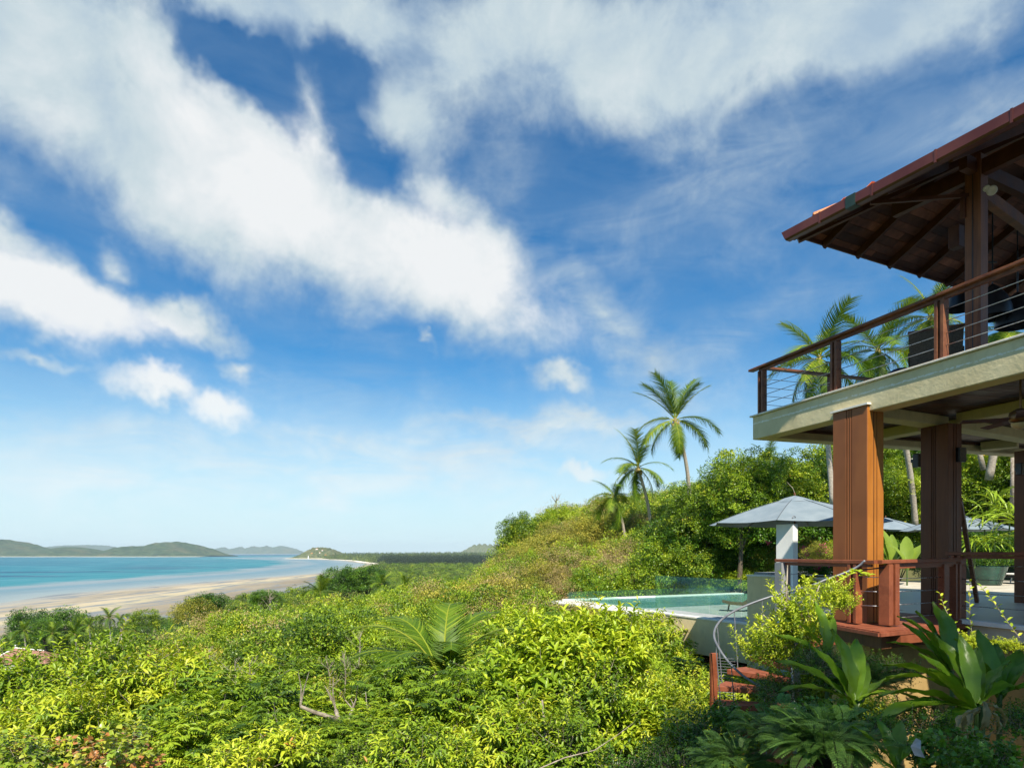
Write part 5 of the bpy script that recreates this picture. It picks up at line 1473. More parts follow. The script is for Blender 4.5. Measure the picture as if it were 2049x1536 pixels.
def palm(top, base, r0, sc, label, fronds, cat='palm tree', group='coconut palms around the villa', seed=1, curve=.3, nuts=True, name='coconut_palm'):
    top = Vector(top); base = Vector(base)
    t = empty(name, base, label, cat, group)
    g = random.Random(seed); n = 15; pts = []; rr = []
    for i in range(n + 1):
        u = i / n; p = base.lerp(top, u) + V(curve * math.sin(math.pi * u), 0, 0) * (-1 if (top.x < base.x) else 1) * -.9
        pts.append(p); rr.append(r0 * (1.25 - .35 * u) * (1 + .06 * (i % 2)))
    MB().tube(pts, rr, 9).build('trunk', palmbark, t, True)
    cr = MB(); cr.lathe(top + V(0, 0, -.25), [(r0 * .8, -.1), (r0 * 1.1, .1), (r0 * 1.2, .3), (r0 * .6, .55), (0, .6)], 9); cr.build('crown_shaft', husk_m, t, True)
    if nuts:
        for k in range(7):
            a = g.uniform(0, 6.28); c = top + V(math.cos(a) * .28, math.sin(a) * .28, g.uniform(-.45, -.1))
            MB().lathe(c, [(0, -.15), (.10, -.08), (.125, 0), (.09, .1), (0, .15)], 8).build('coconut', husk_m, t, True)
    for az_, el_, kind, s_ in fronds:
        o = link_mesh('frond', FR[kind], t)
        o.location = top + V(0, 0, .12) - base
        o.rotation_euler = Euler((g.uniform(-.25, .25), -R(el_), R(az_)), 'XYZ')
        o.scale = (sc * s_,) * 3
    return t
def ring(seed, n=20, hi=80, lo=-45):
    g = random.Random(seed); out = []
    for i in range(n):
        el_ = hi - (hi - lo) * (i / (n - 1)) ** 1.05
        kind = 'up' if el_ > 48 else 'mid' if el_ > -8 else 'low'
        out.append((i * 137.5 + g.uniform(-18, 18), el_ + g.uniform(-8, 8), kind, g.uniform(.85, 1.1)))
    return out
# the lone tall palm against the sky
palm(at(1351, 842, 55), at(1380, 1010, 57), .14, 1.14, 'tallest lone coconut palm leaning left, clear against the sky above the woods',
     [(180, 62, 'up', 1.0), (165, 52, 'up', 1.05), (200, 76, 'up', 1.05), (20, 74, 'up', 1.05), (0, 60, 'up', 1.0), (90, 84, 'up', .95), (150, 78, 'up', .9), (-30, 68, 'up', .85),
      (178, 10, 'mid', 1.0), (2, 18, 'mid', 1.06), (15, -4, 'mid', .95), (205, -14, 'low', 1.0), (160, -32, 'low', .95), (-12, -20, 'low', 1.05), (-80, -55, 'low', .8), (250, -62, 'low', .8), (-60, -62, 'low', .9)], seed=3, curve=.35)
palm(at(1277, 938, 56), at(1303, 1098, 58), .13, .98, 'middle coconut palm of the pair on the hilltop, dark crowned', ring(5, 15, 82, -55), seed=5, curve=.4)
palm(at(1230, 996, 56), at(1252, 1092, 57), .11, .84, 'shorter yellowing coconut palm at the left of the hilltop pair', ring(6, 12, 66, -62) + [(20, -70, 'dead', .9), (200, -72, 'dead', .8), (300, -75, 'dead', .9)], seed=6, curve=.2)
palm(at(1640, 722, 35), at(1666, 1010, 36), .12, .90, 'big coconut palm whose crown rises behind the left end of the upper railing', ring(8, 19, 84, -66), seed=8, curve=.05)
palm(at(1757, 706, 37), at(1832, 1060, 40), .14, .86, 'coconut palm with a leaning trunk seen between the two big columns', ring(9, 17, 80, -50), seed=9, curve=.5)
palm(at(1862, 640, 38), at(1880, 1000, 40), .14, .88, 'coconut palm behind the woven armchair of the upper deck', ring(10, 16, 80, -50), seed=10)
palm(at(2006, 668, 36), at(1978, 960, 38), .17, .80, 'coconut palm glimpsed beneath the bell lamps', ring(12, 20, 80, -50), seed=12)
palm(at(1536, 917, 62), at(1540, 1000, 63), .14, .62, 'small distant palm head above the trees left of the slab corner', ring(13, 14, 70, -20), seed=13, nuts=False)
palm(at(641, 1188, 92), at(642, 1262, 93), .17, .86, 'coconut palm rising from the middle of the thicket before the beach', ring(15, 20, 80, -40), seed=15, nuts=False)
palm(at(812, 1176, 120), at(815, 1230, 121), .2, .95, 'palm head low in the woods between beach and hill', ring(16, 16, 78, -30), seed=16, nuts=False)
palm(at(764, 1170, 135), at(765, 1220, 136), .2, .9, 'small palm head left of the one low in the woods', ring(26, 14, 78, -30), seed=26, nuts=False)
for k, (px, py, Yq, pb, sc) in enumerate([(218, 1236, 178, 1330, 1.05), (178, 1252, 190, 1332, .8), (240, 1243, 205, 1320, .85), (105, 1268, 165, 1345, .9), (48, 1262, 185, 1345, .9), (270, 1262, 172, 1340, .9), (150, 1270, 150, 1345, .9), (310, 1255, 185, 1330, .8), (20, 1290, 140, 1365, .9)]):
    palm(at(px, py, Yq), at(px + 4, pb, Yq), .19, sc, ['windblown coconut palm tallest of the group by the beach', 'slim coconut palm with a rusty crown left of the windblown one', 'small coconut palm behind the windblown one', 'coconut palm low under the big beach tree',
         'coconut palm near the left edge by the beach', 'coconut palm right of the windblown one', 'coconut palm in front of the beach group', 'last coconut palm of the beach group towards the thicket', 'nearest coconut palm at the left edge'][k],
         ring(30 + k, 15, 75, -40), seed=30 + k, nuts=False, group='coconut palms by the beach')
for k, px in enumerate(range(1270, 1600, 42)):
    tree_key = ['green', 'lime', 'green2', 'green'][k % 4]
    put_tree(tree_key, at(px, 1166 - (k % 3) * 9, 42.5 + (k % 2) * 1.5), 1.35 + .25 * (k % 3), 'hedge_bush', ['first', 'second', 'third', 'fourth', 'fifth', 'sixth', 'seventh', 'eighth'][k] + ' bush from the left in the row along the far side of the pool', 'bushes behind the pool', 'shrub')
for k, (px, py, Y, rp_) in enumerate([(1625, 1100, 43, 46), (1680, 1095, 44, 46), (1760, 1090, 44, 50), (1820, 1095, 43, 46), (1900, 1090, 43, 50), (1975, 1085, 42, 52), (2050, 1085, 42, 52)]):
    put_tree(['green', 'dark', 'lime'][k % 3], at(px, py, Y), rp_ / F * Y, 'hedge_bush', 'bush of the back hedge, ' + ['left of the first column', 'behind the first column', 'in the gap between the columns, left', 'in the gap between the columns, right', 'behind the second column', 'behind the screw palms', 'at the right edge'][k], 'back hedge of the terrace', 'shrub')
# young stemless palm in the thicket
FR['big'] = frond_mesh('frond_long', 2.3, 95, n=62, seed=8, wid=.52, seg=4, w=.075, hang=.6)
yb = at(888, 1362, 12.6)
t = empty('young_palm', yb, 'young stemless palm with long arching fronds standing out of the near thicket', 'palm tree')
for i, (a, e, s_) in enumerate([(150, 76, .95), (178, 70, 1.0), (185, 48, 1.0), (205, 36, .92), (172, 24, .9), (100, 88, .95), (60, 80, .95), (20, 66, 1.0), (-8, 52, .85), (-30, 34, .8), (235, 60, .8), (280, 72, .8)]):
    o = link_mesh('frond', FR['big'], t); o.location = (.02 * i - .1, 0, 0); o.rotation_euler = Euler((random.uniform(-.4, .4), -R(e), R(a)), 'XYZ'); o.scale = (s_,) * 3
MB().lathe(yb, [(.12, -.8), (.14, -.2), (.08, .2), (0, .3)], 9).build('stem', husk_m, t, True)

# ------------------------------------------------------------------ named trees of the hill and the beach
def tree(key, px, py, Y, rpx, name, label, squash=1.0, group=None, cat='tree'):
    return put_tree(key, at(px, py, Y), rpx / F * Y, name, label, group, cat, squash)
tree('big', 1480, 985, 40, 88, 'broadleaf_tree', 'broad bright green tree, highest of the wood left of the parasol')
tree('big', 1560, 985, 43, 78, 'broadleaf_tree', 'rounded green tree directly under the corner of the slab', 1.1)
tree('big', 1405, 1042, 42, 75, 'broadleaf_tree', 'green tree at the left shoulder of the wood, below the lone palm')
tree('bigdark', 1380, 1112, 44, 92, 'layered_tree', 'dark glossy tree with layered foliage left of the parasol', .9)
tree('bigdark', 1470, 1100, 44, 82, 'dense_tree', 'dark green bush mass below the left tip of the parasol', .9)
tree('big', 1622, 1005, 42, 66, 'broadleaf_tree', 'green tree behind the top of the large parasol')
tree('lime', 1480, 1162, 41, 44, 'lime_shrub', 'bright yellow green bush behind the pool glass', .6, cat='shrub')
tree('lime', 1400, 1176, 41, 44, 'lime_shrub', 'bright green bush line left behind the pool glass', .6, cat='shrub')
tree('big', 1700, 960, 50, 100, 'broadleaf_tree', 'green tree crown between the left column and the leaning palm trunk')
tree('bigdark', 1790, 980, 50, 110, 'dense_tree', 'dark tree filling the gap between the two big columns')
tree('bigdark', 1880, 985, 48, 105, 'dense_tree', 'dark tree hidden largely by the second column')
tree('big', 1985, 965, 40, 95, 'broadleaf_tree', 'sunlit green tree right of the second column')
tree('bigdark', 2070, 985, 40, 100, 'dense_tree', 'dark tree at the right edge behind the terrace')
tree('big', 1052, 1078, 84, 54, 'broadleaf_tree', 'bright green tree at the left end of the hill, against the sky', 1.0)
tree('green2', 1088, 1100, 80, 46, 'broadleaf_tree', 'smaller green tree at the foot of the bright hill end tree')
tree('big', 1112, 1055, 86, 40, 'broadleaf_tree', 'green tree beside the tall leafless one on the crest')
tree('lime', 1180, 1048, 84, 36, 'lime_tree', 'yellowish crest tree left of the hilltop palms')
tree('big', 1225, 1030, 86, 44, 'broadleaf_tree', 'broad crest tree behind the shorter hilltop palm')
tree('olive', 1285, 1022, 84, 40, 'olive_tree', 'olive crest tree between the two hilltop palm trunks')
tree('big', 1110, 1135, 62, 44, 'broadleaf_tree', 'rounded green tree in the middle of the open hillside')
tree('bigdark', 1160, 1150, 56, 36, 'dense_tree', 'small dark tree low on the hillside left of the pool')
tree('big', 1290, 1110, 52, 50, 'broadleaf_tree', 'green tree above the far corner of the pool')
tree('big', 1190, 1172, 46, 42, 'broadleaf_tree', 'low green tree just past the pool end')
tree('dark', 1148, 1042, 88, 28, 'dense_tree', 'small dark rounded tree on the hill crest', .8)
tree('dark', 1172, 1040, 90, 22, 'dense_tree', 'second small dark tree on the hill crest', .8)
tree('dry', 1190, 1075, 78, 40, 'dry_tree', 'pale leafless thicket tree on the open hillside', 1.0)
tree('dry', 1150, 1095, 74, 34, 'dry_tree', 'greyish bare tree below the hill crest', 1.0)
tree('dry', 1305, 1035, 72, 38, 'dry_tree', 'grey pink bare tree between palm trunk and wood', 1.0)
tree('dry', 1332, 1052, 68, 30, 'dry_tree', 'low tan bare tree against the green wood', 1.0)
tree('dry', 1055, 1150, 62, 38, 'dry_tree', 'tan dry tree under the left end of the hill', .8)
tree('lime', 1200, 1120, 55, 34, 'lime_tree', 'yellow green tree in the middle of the hillside', .8)
tree('lime', 1255, 1160, 44, 42, 'lime_tree', 'yellow green tree just beyond the pool edge', .8)
tree('olive', 1130, 1165, 50, 44, 'olive_tree', 'olive tree with rusty tips left of the pool', .8)
tree('green', 1040, 1185, 46, 46, 'broadleaf_tree', 'rounded green tree left of the pool end', .8)
tree('green', 960, 1200, 44, 46, 'broadleaf_tree', 'rounded green tree in the dip before the coastal plain', .8)
tree('dark', 55, 1262, 215, 36, 'beach_tree', 'dark airy tree at the left edge before the sand', 1.2)
tree('dark', 130, 1262, 205, 42, 'beach_tree', 'largest dark tree before the sand, left of the palms', 1.1)
tree('green2', 175, 1268, 200, 34, 'beach_tree', 'green tree under the right side of the largest beach tree', 1.0)
tree('dark', 92, 1262, 195, 26, 'beach_tree', 'smaller dark tree between the two big beach trees', 1.0)
tree('dark', 412, 1215, 92, 36, 'broadleaf_tree', 'dark rounded tree standing above the thicket before the sand', .8)
tree('olive', 385, 1225, 88, 40, 'olive_tree', 'olive tree in front of the dark rounded one', .8)
tree('dark', 530, 1198, 98, 30, 'broadleaf_tree', 'umbrella shaped dark tree with pale forks by the wet sand', .6)
tree('green2', 620, 1215, 100, 36, 'broadleaf_tree', 'green tree round the foot of the single palm', .8)
tree('green', 290, 1240, 120, 30, 'broadleaf_tree', 'round green tree at the end of the beach palms', .8)
tree('dark', 690, 1165, 240, 46, 'beach_tree', 'grey green beach tree where the shore meets the wood', .7)
tree('dark', 735, 1160, 250, 40, 'beach_tree', 'second grey green beach tree above the sand', .7)
def bare_tree(base, hgt, label, seed, spread=.3, mat=palebark, r0=.06, n=16):
    g = random.Random(seed); t = empty('bare_tree', base, label, 'tree')
    top = base + V(g.uniform(-.1, .1) * hgt, 0, hgt)
    MB().tube([base, base.lerp(top, .5) + V(.03 * hgt, 0, 0), top], [r0, r0 * .6, r0 * .2], 6).build('trunk', mat, t)
    for i in range(n):
        u = g.uniform(.35, .95); p = base.lerp(top, u); a = g.uniform(0, 6.28); l = hgt * spread * (1.2 - u) * g.uniform(.6, 1.2)
        e = p + V(math.cos(a) * l, math.sin(a) * l, l * g.uniform(.5, 1.3)); m = p.lerp(e, .5) + V(0, 0, -.05 * l)
        b = MB(); b.tube([p, m, e], [r0 * .35, r0 * .25, r0 * .1], 4)
        for k in range(4):
            q = m.lerp(e, g.random()); b.tube([q, q + V(g.uniform(-.3, .3) * l, g.uniform(-.3, .3) * l, g.uniform(.15, .5) * l)], [r0 * .16, r0 * .06], 3)
        b.build('branch', mat, t)
bare_tree(at(1120, 1110, 84), 8.0, 'tall leafless tree standing above the hill crest against the sky', 1, .35, r0=.11)
bare_tree(at(535, 1255, 92), 5.0, 'pale forked leafless tree by the umbrella shaped tree', 2, .5, r0=.09)
bare_tree(at(1215, 1100, 70), 4.2, 'pale leafless sapling on the hillside left of the palm trunks', 3, .5, r0=.06)
for k, (px, py, Y, h_, lb) in enumerate([(470, 1400, 13.5, .85, 'forked pale dead stem at the left of the thicket centre'), (500, 1395, 13.0, .75, 'second pale dead stem beside the forked one'),
        (718, 1330, 15, .8, 'thin bent bare stem above the middle of the thicket'), (662, 1400, 11.5, .7, 'cluster of bare straw coloured shoots above the cut trunk'),
        (690, 1392, 11.3, .75, 'taller straw coloured shoots right of that cluster'), (420, 1345, 16, .6, 'short bare twig on the olive part of the thicket')]):
    bare_tree(at(px, py, Y), h_, lb, 40 + k, .55, palebark, .016, 9)

dk = random.Random(77)
for k in range(22):
    px, Y = dk.uniform(30, 1150), dk.uniform(8.5, 17)
    z = float(canopy((px - CX) / F * Y, Y)[0]); b0 = V((px - CX) / F * Y, Y, z - .35)
    t = empty('dead_stem', b0, 'thin dead stem in ' + describe('growth', b0.x, b0.y, RAD(Y)), 'stem', 'dead stems in the thicket')
    h = dk.uniform(.5, .95); top = b0 + V(dk.uniform(-.3, .3), dk.uniform(-.1, .1), h); m = b0.lerp(top, .5) + V(dk.uniform(-.08, .08), 0, 0)
    MB().tube([b0, m, top], [.011, .008, .003], 5).build('stalk', palebark, t)
    tw = MB()
    for q in range(5):
        p = b0.lerp(top, dk.uniform(.4, .95)); e = p + V(dk.uniform(-.25, .25), dk.uniform(-.2, .2), dk.uniform(.05, .25)); tw.tube([p, p.lerp(e, .5) + V(0, 0, .02), e], [.005, .004, .002], 4)
    tw.build('twigs', palebark, t)
# pruned tree in the foreground: thick pale cut limbs
pb = at(672, 1640, 7.2)
t = empty('pruned_tree', pb, 'pollarded tree with thick pale cut limbs at the bottom of the picture', 'tree')
def limb(pts, rad, nm='limb'):
    MB().tube([at(*p) for p in pts], rad, 9).build(nm, palebark, t, True)
limb([(672, 1640, 7.2), (668, 1560, 7.3), (675, 1500, 7.4)], [.10, .08, .065], 'trunk')
limb([(655, 1580, 7.25), (640, 1520, 7.1), (612, 1482, 7.0), (575, 1470, 6.9), (542, 1445, 6.8)], [.042, .034, .028, .022, .014])
limb([(675, 1500, 7.4), (682, 1450, 7.5), (678, 1440, 7.6), (672, 1420, 7.7)], [.045, .032, .028, .022])
limb([(680, 1440, 7.5), (655, 1432, 7.45), (628, 1424, 7.4), (601, 1412, 7.35)], [.034, .028, .024, .018])
limb([(690, 1520, 7.35), (722, 1492, 7.2), (748, 1505, 7.05), (772, 1519, 6.95)], [.045, .038, .035, .035])
limb([(700, 1500, 7.4), (740, 1470, 7.6), (790, 1464, 7.7), (822, 1462, 7.8)], [.036, .028, .024, .016])
limb([(675, 1500, 7.45), (696, 1450, 7.8), (706, 1418, 8.0)], [.05, .035, .02])
for k in range(16):
    p = random.choice([(672, 1420, 7.7), (601, 1412, 7.35), (706, 1418, 8.0), (542, 1445, 6.8), (745, 1450, 7.6), (565, 1468, 6.9)])
    q = (p[0] + random.uniform(-28, 28), p[1] - random.uniform(20, 80), p[2] + random.uniform(-.2, .2))
    MB().tube([at(*p), at((p[0]*.5+q[0]*.5) + random.uniform(-5, 5), (p[1]+q[1])/2, p[2]), at(*q)], [.010, .008, .003], 4).build('sprout', palebark, t)
c = at(774, 1520, 6.94); MB().tube([c, c + V(.012, -.01, -.006)], .033, 12).build('cut_face', solid('orange_cut_wood', (.55, .22, .07), (.65, .32, .12), 20, .8, .2), t)

# ------------------------------------------------------------------ foreground shrubs placed by hand
def fg(key, px, py, Y, rpx, label, name=None, sq=1.0, cat='shrub', group=None):
    return put_plant(key, at(px, py, Y), rpx / F * Y, label=label, name=name, group=group, squash=sq, cat=cat)
fg('lime', 1192, 1302, 8.8, 98, 'tallest lime green bush in front of the pool wall', name='lime_shrub', cat='shrub')
fg('lime', 1120, 1325, 8.6, 105, 'lime green bush left of the tallest one')
fg('green', 1272, 1395, 8.7, 84, 'green bush in front of the beige parapet')
fg('droop', 1335, 1440, 8.5, 72, 'green bush at the foot of the dark slatted vent')
fg('lime', 1050, 1400, 8.3, 115, 'broad lime green bush right of the young palm')
fg('droop', 985, 1380, 9.0, 90, 'drooping leaved bush just right of the young palm')
fg('green', 1180, 1420, 7.9, 120, 'green leafy bush below the tallest lime bush')
fg('lime', 1280, 1460, 7.8, 90, 'lower lime green bush before the stair')
fg('pinn', 900, 1440, 7.6, 115, 'glossy paired leaflet bush right of the cut limbs')
fg('pinn', 800, 1410, 8.8, 100, 'glossy feather leaved bush between palm and cut limbs')
fg('droop', 1010, 1490, 6.9, 120, 'dark glossy drooping bush at the bottom centre')
fg('green', 1120, 1520, 6.6, 120, 'green bush at the bottom edge right of centre')
fg('pinn', 640, 1470, 8.6, 95, 'small glossy bush among the cut limbs')
fg('pinn', 560, 1430, 9.0, 100, 'glossy feather leaved bush left of the cut limbs')
fg('pinn', 455, 1455, 7.6, 120, 'feather leaved bush over the heart leaved shoots')
fg('droop', 330, 1400, 9.0, 125, 'dense green bush left of the dead stems')
fg('green', 180, 1390, 8.8, 130, 'dense dark green bush towards the left edge')
fg('green', 40, 1410, 8.5, 130, 'green bush cut by the left edge of the picture')
fg('droop', 110, 1470, 6.6, 120, 'green bush low at the left above the reddish shoots')
fg('pinn', 520, 1530, 5.6, 110, 'yellow green feather leaved shoots at the bottom edge')
fg('pinn', 380, 1500, 5.8, 110, 'fine glossy bush right of the heart shaped leaves')
fg('heart', 230, 1525, 4.2, 92, 'shrub of big heart shaped leaves, some copper red, at the bottom left', name='heart_leaved_shrub')
fg('heart', 40, 1520, 4.4, 75, 'reddish yellow young shoots at the bottom left corner', name='red_shoot_shrub')
fg('heart', 300, 1330, 11.5, 48, 'red tipped yellow shrub at the left of the thicket', name='red_tipped_shrub')
fg('droop', 840, 1540, 5.6, 110, 'broad green bush at the bottom edge right of the cut limbs')
fg('green', 730, 1540, 6.0, 80, 'small green bush under the orange cut face')
fg('pinn', 700, 1475, 6.5, 62, 'feather leaved sprig before the cut limbs, right of the trunk', sq=.8)
fg('pinn', 600, 1510, 6.3, 62, 'feather leaved sprig before the cut limbs, left of the trunk', sq=.8)
fg('droop', 655, 1545, 6.2, 60, 'leafy sprig over the base of the pollarded tree', sq=.8)
fg('pinn', 770, 1450, 7.4, 62, 'feather leaved sprig above the orange cut face', sq=.8)
fg('broad', 570, 1500, 5.3, 72, 'bright shrub with long pale green leaves at the bottom edge', name='broad_leaved_shrub')
fg('broad', 470, 1535, 4.9, 70, 'yellow green long leaved shoots at the bottom edge left of centre', name='broad_leaved_shrub')
fg('broad', 905, 1520, 5.6, 66, 'long leaved bright shoots at the bottom centre', name='broad_leaved_shrub')
fg('broad', 120, 1420, 7.2, 62, 'large leaved bright shrub above the reddish shoots', name='broad_leaved_shrub')
# trunks under the central bushes
for k, (a, b, c, r_, lb) in enumerate([((1190, 1560, 7.2), (1150, 1500, 7.5), (1110, 1470, 7.8), .055, 'pale leaning trunk under the central bushes'), ((1225, 1560, 7.3), (1228, 1500, 7.5), (1240, 1420, 7.8), .04, 'upright grey trunk right of the leaning one'),
        ((1098, 1560, 6.4), (1092, 1480, 6.6), (1085, 1400, 6.8), .016, 'thin pale stem rising before the central bushes')]):
    tag(MB().tube([at(*a), at(*b), at(*c)], [r_, r_ * .85, r_ * .6], 8).build('bush_trunk', palebark, None, True), lb, 'trunk')
tag(MB().tube([at(1060, 1545, 5.6), at(1130, 1515, 5.8), at(1190, 1500, 6), at(1235, 1470, 6.1), at(1268, 1445, 6.2)], [.006, .006, .005, .004, .003], 6).build('dry_vine', bark_m, None, True), 'thin grey vine bowing across the lower centre', 'vine')

# young tree by the stair: small bright leaves
L_, t_, _ = shoots((1, .8, 1.0), 190, 16, .15, .40, 61, .55, stem=.004, up=1.0, hang=-.1, tmean=.6, tsd=.13, low=-.6, inner=.12)
shrub_proto('young', 'young_tree', L_, t_, leaf_lime, palebark)
fg('young', 1600, 1235, 7.9, 92, 'young tree with small bright leaves in front of the landing', name='young_tree', cat='tree')
fg('young', 1535, 1290, 8.0, 78, 'lower bright leaved branches beside the curved handrail', name='young_tree', cat='tree', sq=.8)
fg('young', 1672, 1190, 8.2, 52, 'bright sprays of leaves under the left corner of the lower railing', name='young_tree', cat='tree', sq=.8)
fg('dark', 1712, 1330, 7.9, 48, 'dark shrub under the front edge of the landing', name='dark_leaved_shrub')
fg('round', 1670, 1365, 7.4, 46, 'round leaved shrub hiding the base of the landing', name='round_leaved_shrub')
fg('dark', 1790, 1345, 7.9, 46, 'dark shrub against the wall right below the landing step', name='dark_leaved_shrub')
fg('droop', 1735, 1440, 6.6, 66, 'leafy green shrub between the two bladed plants', name='green_shrub')
fg('dark', 1640, 1330, 7.2, 55, 'dark small leaved bush under the young tree', name='dark_leaved_shrub')
st_ = MB(); st_.tube([at(1600, 1420, 8), at(1592, 1330, 8), at(1578, 1280, 8), at(1573, 1200, 8), at(1576, 1130, 8)], [.05, .04, .022, .014, .006], 7); st_.tube([at(1592, 1330, 8), at(1605, 1260, 7.95), at(1625, 1210, 7.9), at(1640, 1170, 7.9)], [.035, .022, .014, .006], 7); st_.tube([at(1596, 1300, 8), at(1560, 1250, 8.1), at(1520, 1225, 8.1)], [.02, .013, .006], 6)
tag(st_.build('forked_sapling', palebark, None, True), 'forked pale trunk of the young tree by the stair', 'trunk')
# creeper along the terrace kerb and its arching sprays
def spray(pts, label, n=24, leaf=.07, seed=0, mat=None, name='arching_spray'):
    g = np.random.default_rng(seed); P_ = [at(*p) for p in pts]; t = empty(name, P_[0], label, 'plant')
    MB().tube(P_, [.004] * (len(P_) - 1) + [.002], 5).build('stem', bark_m, t)
    for i in range(n):
        u = (i + .5) / n * (len(P_) - 1); k = min(int(u), len(P_) - 2); p = P_[k].lerp(P_[k+1], u - k); dr = (P_[k+1] - P_[k]).normalized()
        L1 = Leaves(); a = i * 2.4
        side = V(math.cos(a), .6 * math.sin(a), .35 + .3 * math.sin(a * 1.3))
        L1.add([(p - P_[0])[:]], [(side + dr * .4)[:]], [(V(0, -.4, 1))[:]], leaf * g.uniform(.7, 1.2), leaf * .5, np.array([g.uniform(.35, .85)]), TP_LEAF)
        me, _ = L1.mesh('spray_leaf', mat or leaf_lime); link_mesh('leaf', me, t)
spray([(2040, 1275, 8.6), (2010, 1235, 8.7), (1985, 1200, 8.7), (1962, 1172, 8.7)], 'arching leafy spray rising in front of the terrace floor', 20, .085, 1)
spray([(1945, 1270, 9.0), (1941, 1235, 9.0), (1940, 1200, 9.0), (1941, 1160, 9.0)], 'upright thin leafy shoot beside the terrace railing post', 16, .08, 2)
spray([(1935, 1290, 9.0), (1905, 1245, 9.0), (1890, 1215, 9.1), (1880, 1185, 9.1)], 'leafy shoot curling before the railing gate', 18, .08, 3)
spray([(1620, 1190, 8.3), (1680, 1160, 8.5), (1712, 1142, 8.6), (1740, 1155, 8.6)], 'long bright spray of the young tree crossing the railing corner', 34, .10, 4)
fg('young', 1945, 1282, 8.6, 42, 'creeping bright green plant spilling over the terrace kerb', name='creeper', sq=.5, cat='plant')
fg('young', 2010, 1290, 8.2, 40, 'creeper continuing along the kerb to the right', name='creeper', sq=.45, cat='plant')
fg('olive', 2035, 1335, 7.4, 45, 'fine yellowish shrub at the right edge before the ochre wall', sq=.8)

# ginger like plants with big blades, each leaf its own part
def blade_mesh(name, L, w, droop, fold, seed):
    g = random.Random(seed); n = 12; vs = []; fs = []; p = Vector((0, 0, 0)); a = 0
    for i in range(n + 1):
        t = i / n; ww = w * (math.sin(math.pi * min(t * .93 + .05, 1)) ** .8) * (1 + .05 * math.sin(i * 2.3 + seed)); a = -R(droop) * t ** 1.2
        nrm = Vector((-math.sin(a), 0, math.cos(a)))
        for s_ in (-1, -.5, 0, .5, 1):
            vs.append((p + Vector((0, s_ * ww / 2, 0)) + nrm * abs(s_) * ww * fold * .5 + nrm * .012 * math.sin(i * 1.7 + s_ * 4 + seed))[:])
        p = p + Vector((math.cos(a), 0, math.sin(a))) * L / n
    for i in range(n):
        for j in range(4):
            q = i * 5 + j; fs += [(q, q + 1, q + 6, q + 5)]
    me = bpy.data.meshes.new(name); me.from_pydata(vs, [], fs)
    a_ = me.attributes.new('tint', 'FLOAT', 'FACE'); b0_ = g.uniform(.25, .5); a_.data.foreach_set('value', [b0_ + (.28 if (q % 4) in (1, 2) and False else 0) + .025 * math.sin((q // 4) * 1.9 + seed) for q in range(len(fs))]); me.materials.append(leaf_ging)
    me.polygons.foreach_set('use_smooth', [True] * len(fs)); me.update(); return me
BL = [blade_mesh('blade_a', .85, .175, 50, .3, 1), blade_mesh('blade_b', .75, .155, 75, .3, 2), blade_mesh('blade_c', .62, .15, 30, .35, 3), blade_mesh('blade_d', .95, .165, 62, .25, 4)]
def blades(base, label, lst, name='ginger_plant', sc=1.0, cat='plant', meshes=BL):
    t = empty(name, base, label, cat)
    MB().tube([base - V(0, 0, .9), base + V(0, 0, .05)], [.03, .022], 7).build('stem', MATS.get('green_stem') or solid('green_stem', (.03, .07, .01), (.06, .11, .02), 9, .5, .1), t)
    for i, (az_, el_, k, s_) in enumerate(lst):
        o = link_mesh('leaf', meshes[k % len(meshes)], t); o.location = V(.02 * math.cos(R(az_)), .02 * math.sin(R(az_)), .0 + .03 * (i % 4))
        o.rotation_euler = Euler((random.uniform(-.5, .5), -R(el_), R(az_)), 'XYZ'); o.scale = (s_ * sc,) * 3
    return t
blades(at(1955, 1428, 5.6), 'large broad bladed plant with leaves fanned to the left in front of the ochre wall',
       [(178, 30, 0, 1.1), (185, 18, 3, 1.05), (172, 8, 3, 1.0), (165, 42, 0, 1.0), (190, 52, 2, 1.05), (150, 60, 2, 1.0), (120, 72, 2, 1.1), (95, 80, 2, 1.0), (60, 68, 2, 1.05), (30, 52, 2, 1.0), (200, -4, 1, .9), (15, 38, 1, .8), (75, 60, 0, .95), (140, 48, 1, 1.0)])
blades(at(2000, 1400, 5.9), 'second broad bladed plant leaning right at the right edge', [(60, 62, 2, 1.0), (30, 48, 2, 1.05), (100, 75, 2, 1.0), (140, 66, 2, .9), (10, 60, 0, .8), (170, 55, 2, .8), (-20, 30, 1, .8)])
blades(at(1905, 1350, 6.8), 'light green bladed plant behind the fanned one, touching the lower railing', [(150, 62, 2, 1.1), (120, 74, 2, 1.15), (90, 82, 2, 1.2), (60, 70, 2, 1.1), (175, 48, 0, .9), (100, 60, 0, 1.0), (200, 60, 2, .9)])
blades(at(1712, 1420, 6.0), 'dark bladed plant with one leaf standing up before the landing', [(110, 84, 2, 1.25), (170, 50, 0, .95), (185, 30, 0, .9), (60, 62, 2, 1.1), (30, 40, 0, .9), (80, 74, 2, 1.0), (150, 66, 2, 1.0), (0, 25, 1, .9), (200, 10, 1, .9), (45, 52, 0, .8)])
blades(at(1655, 1320, 7.3), 'upright pointed leaves between the young tree and the landing', [(95, 88, 2, 1.15), (165, 35, 2, 1.0), (140, 60, 2, .9), (50, 60, 2, .9)], sc=.95)
blades(at(1800, 1545, 4.6), 'dark bladed leaves at the bottom right', [(175, 40, 0, .7), (150, 55, 2, .8), (60, 50, 2, .8), (20, 40, 0, .7), (100, 70, 2, .8)], sc=.8)
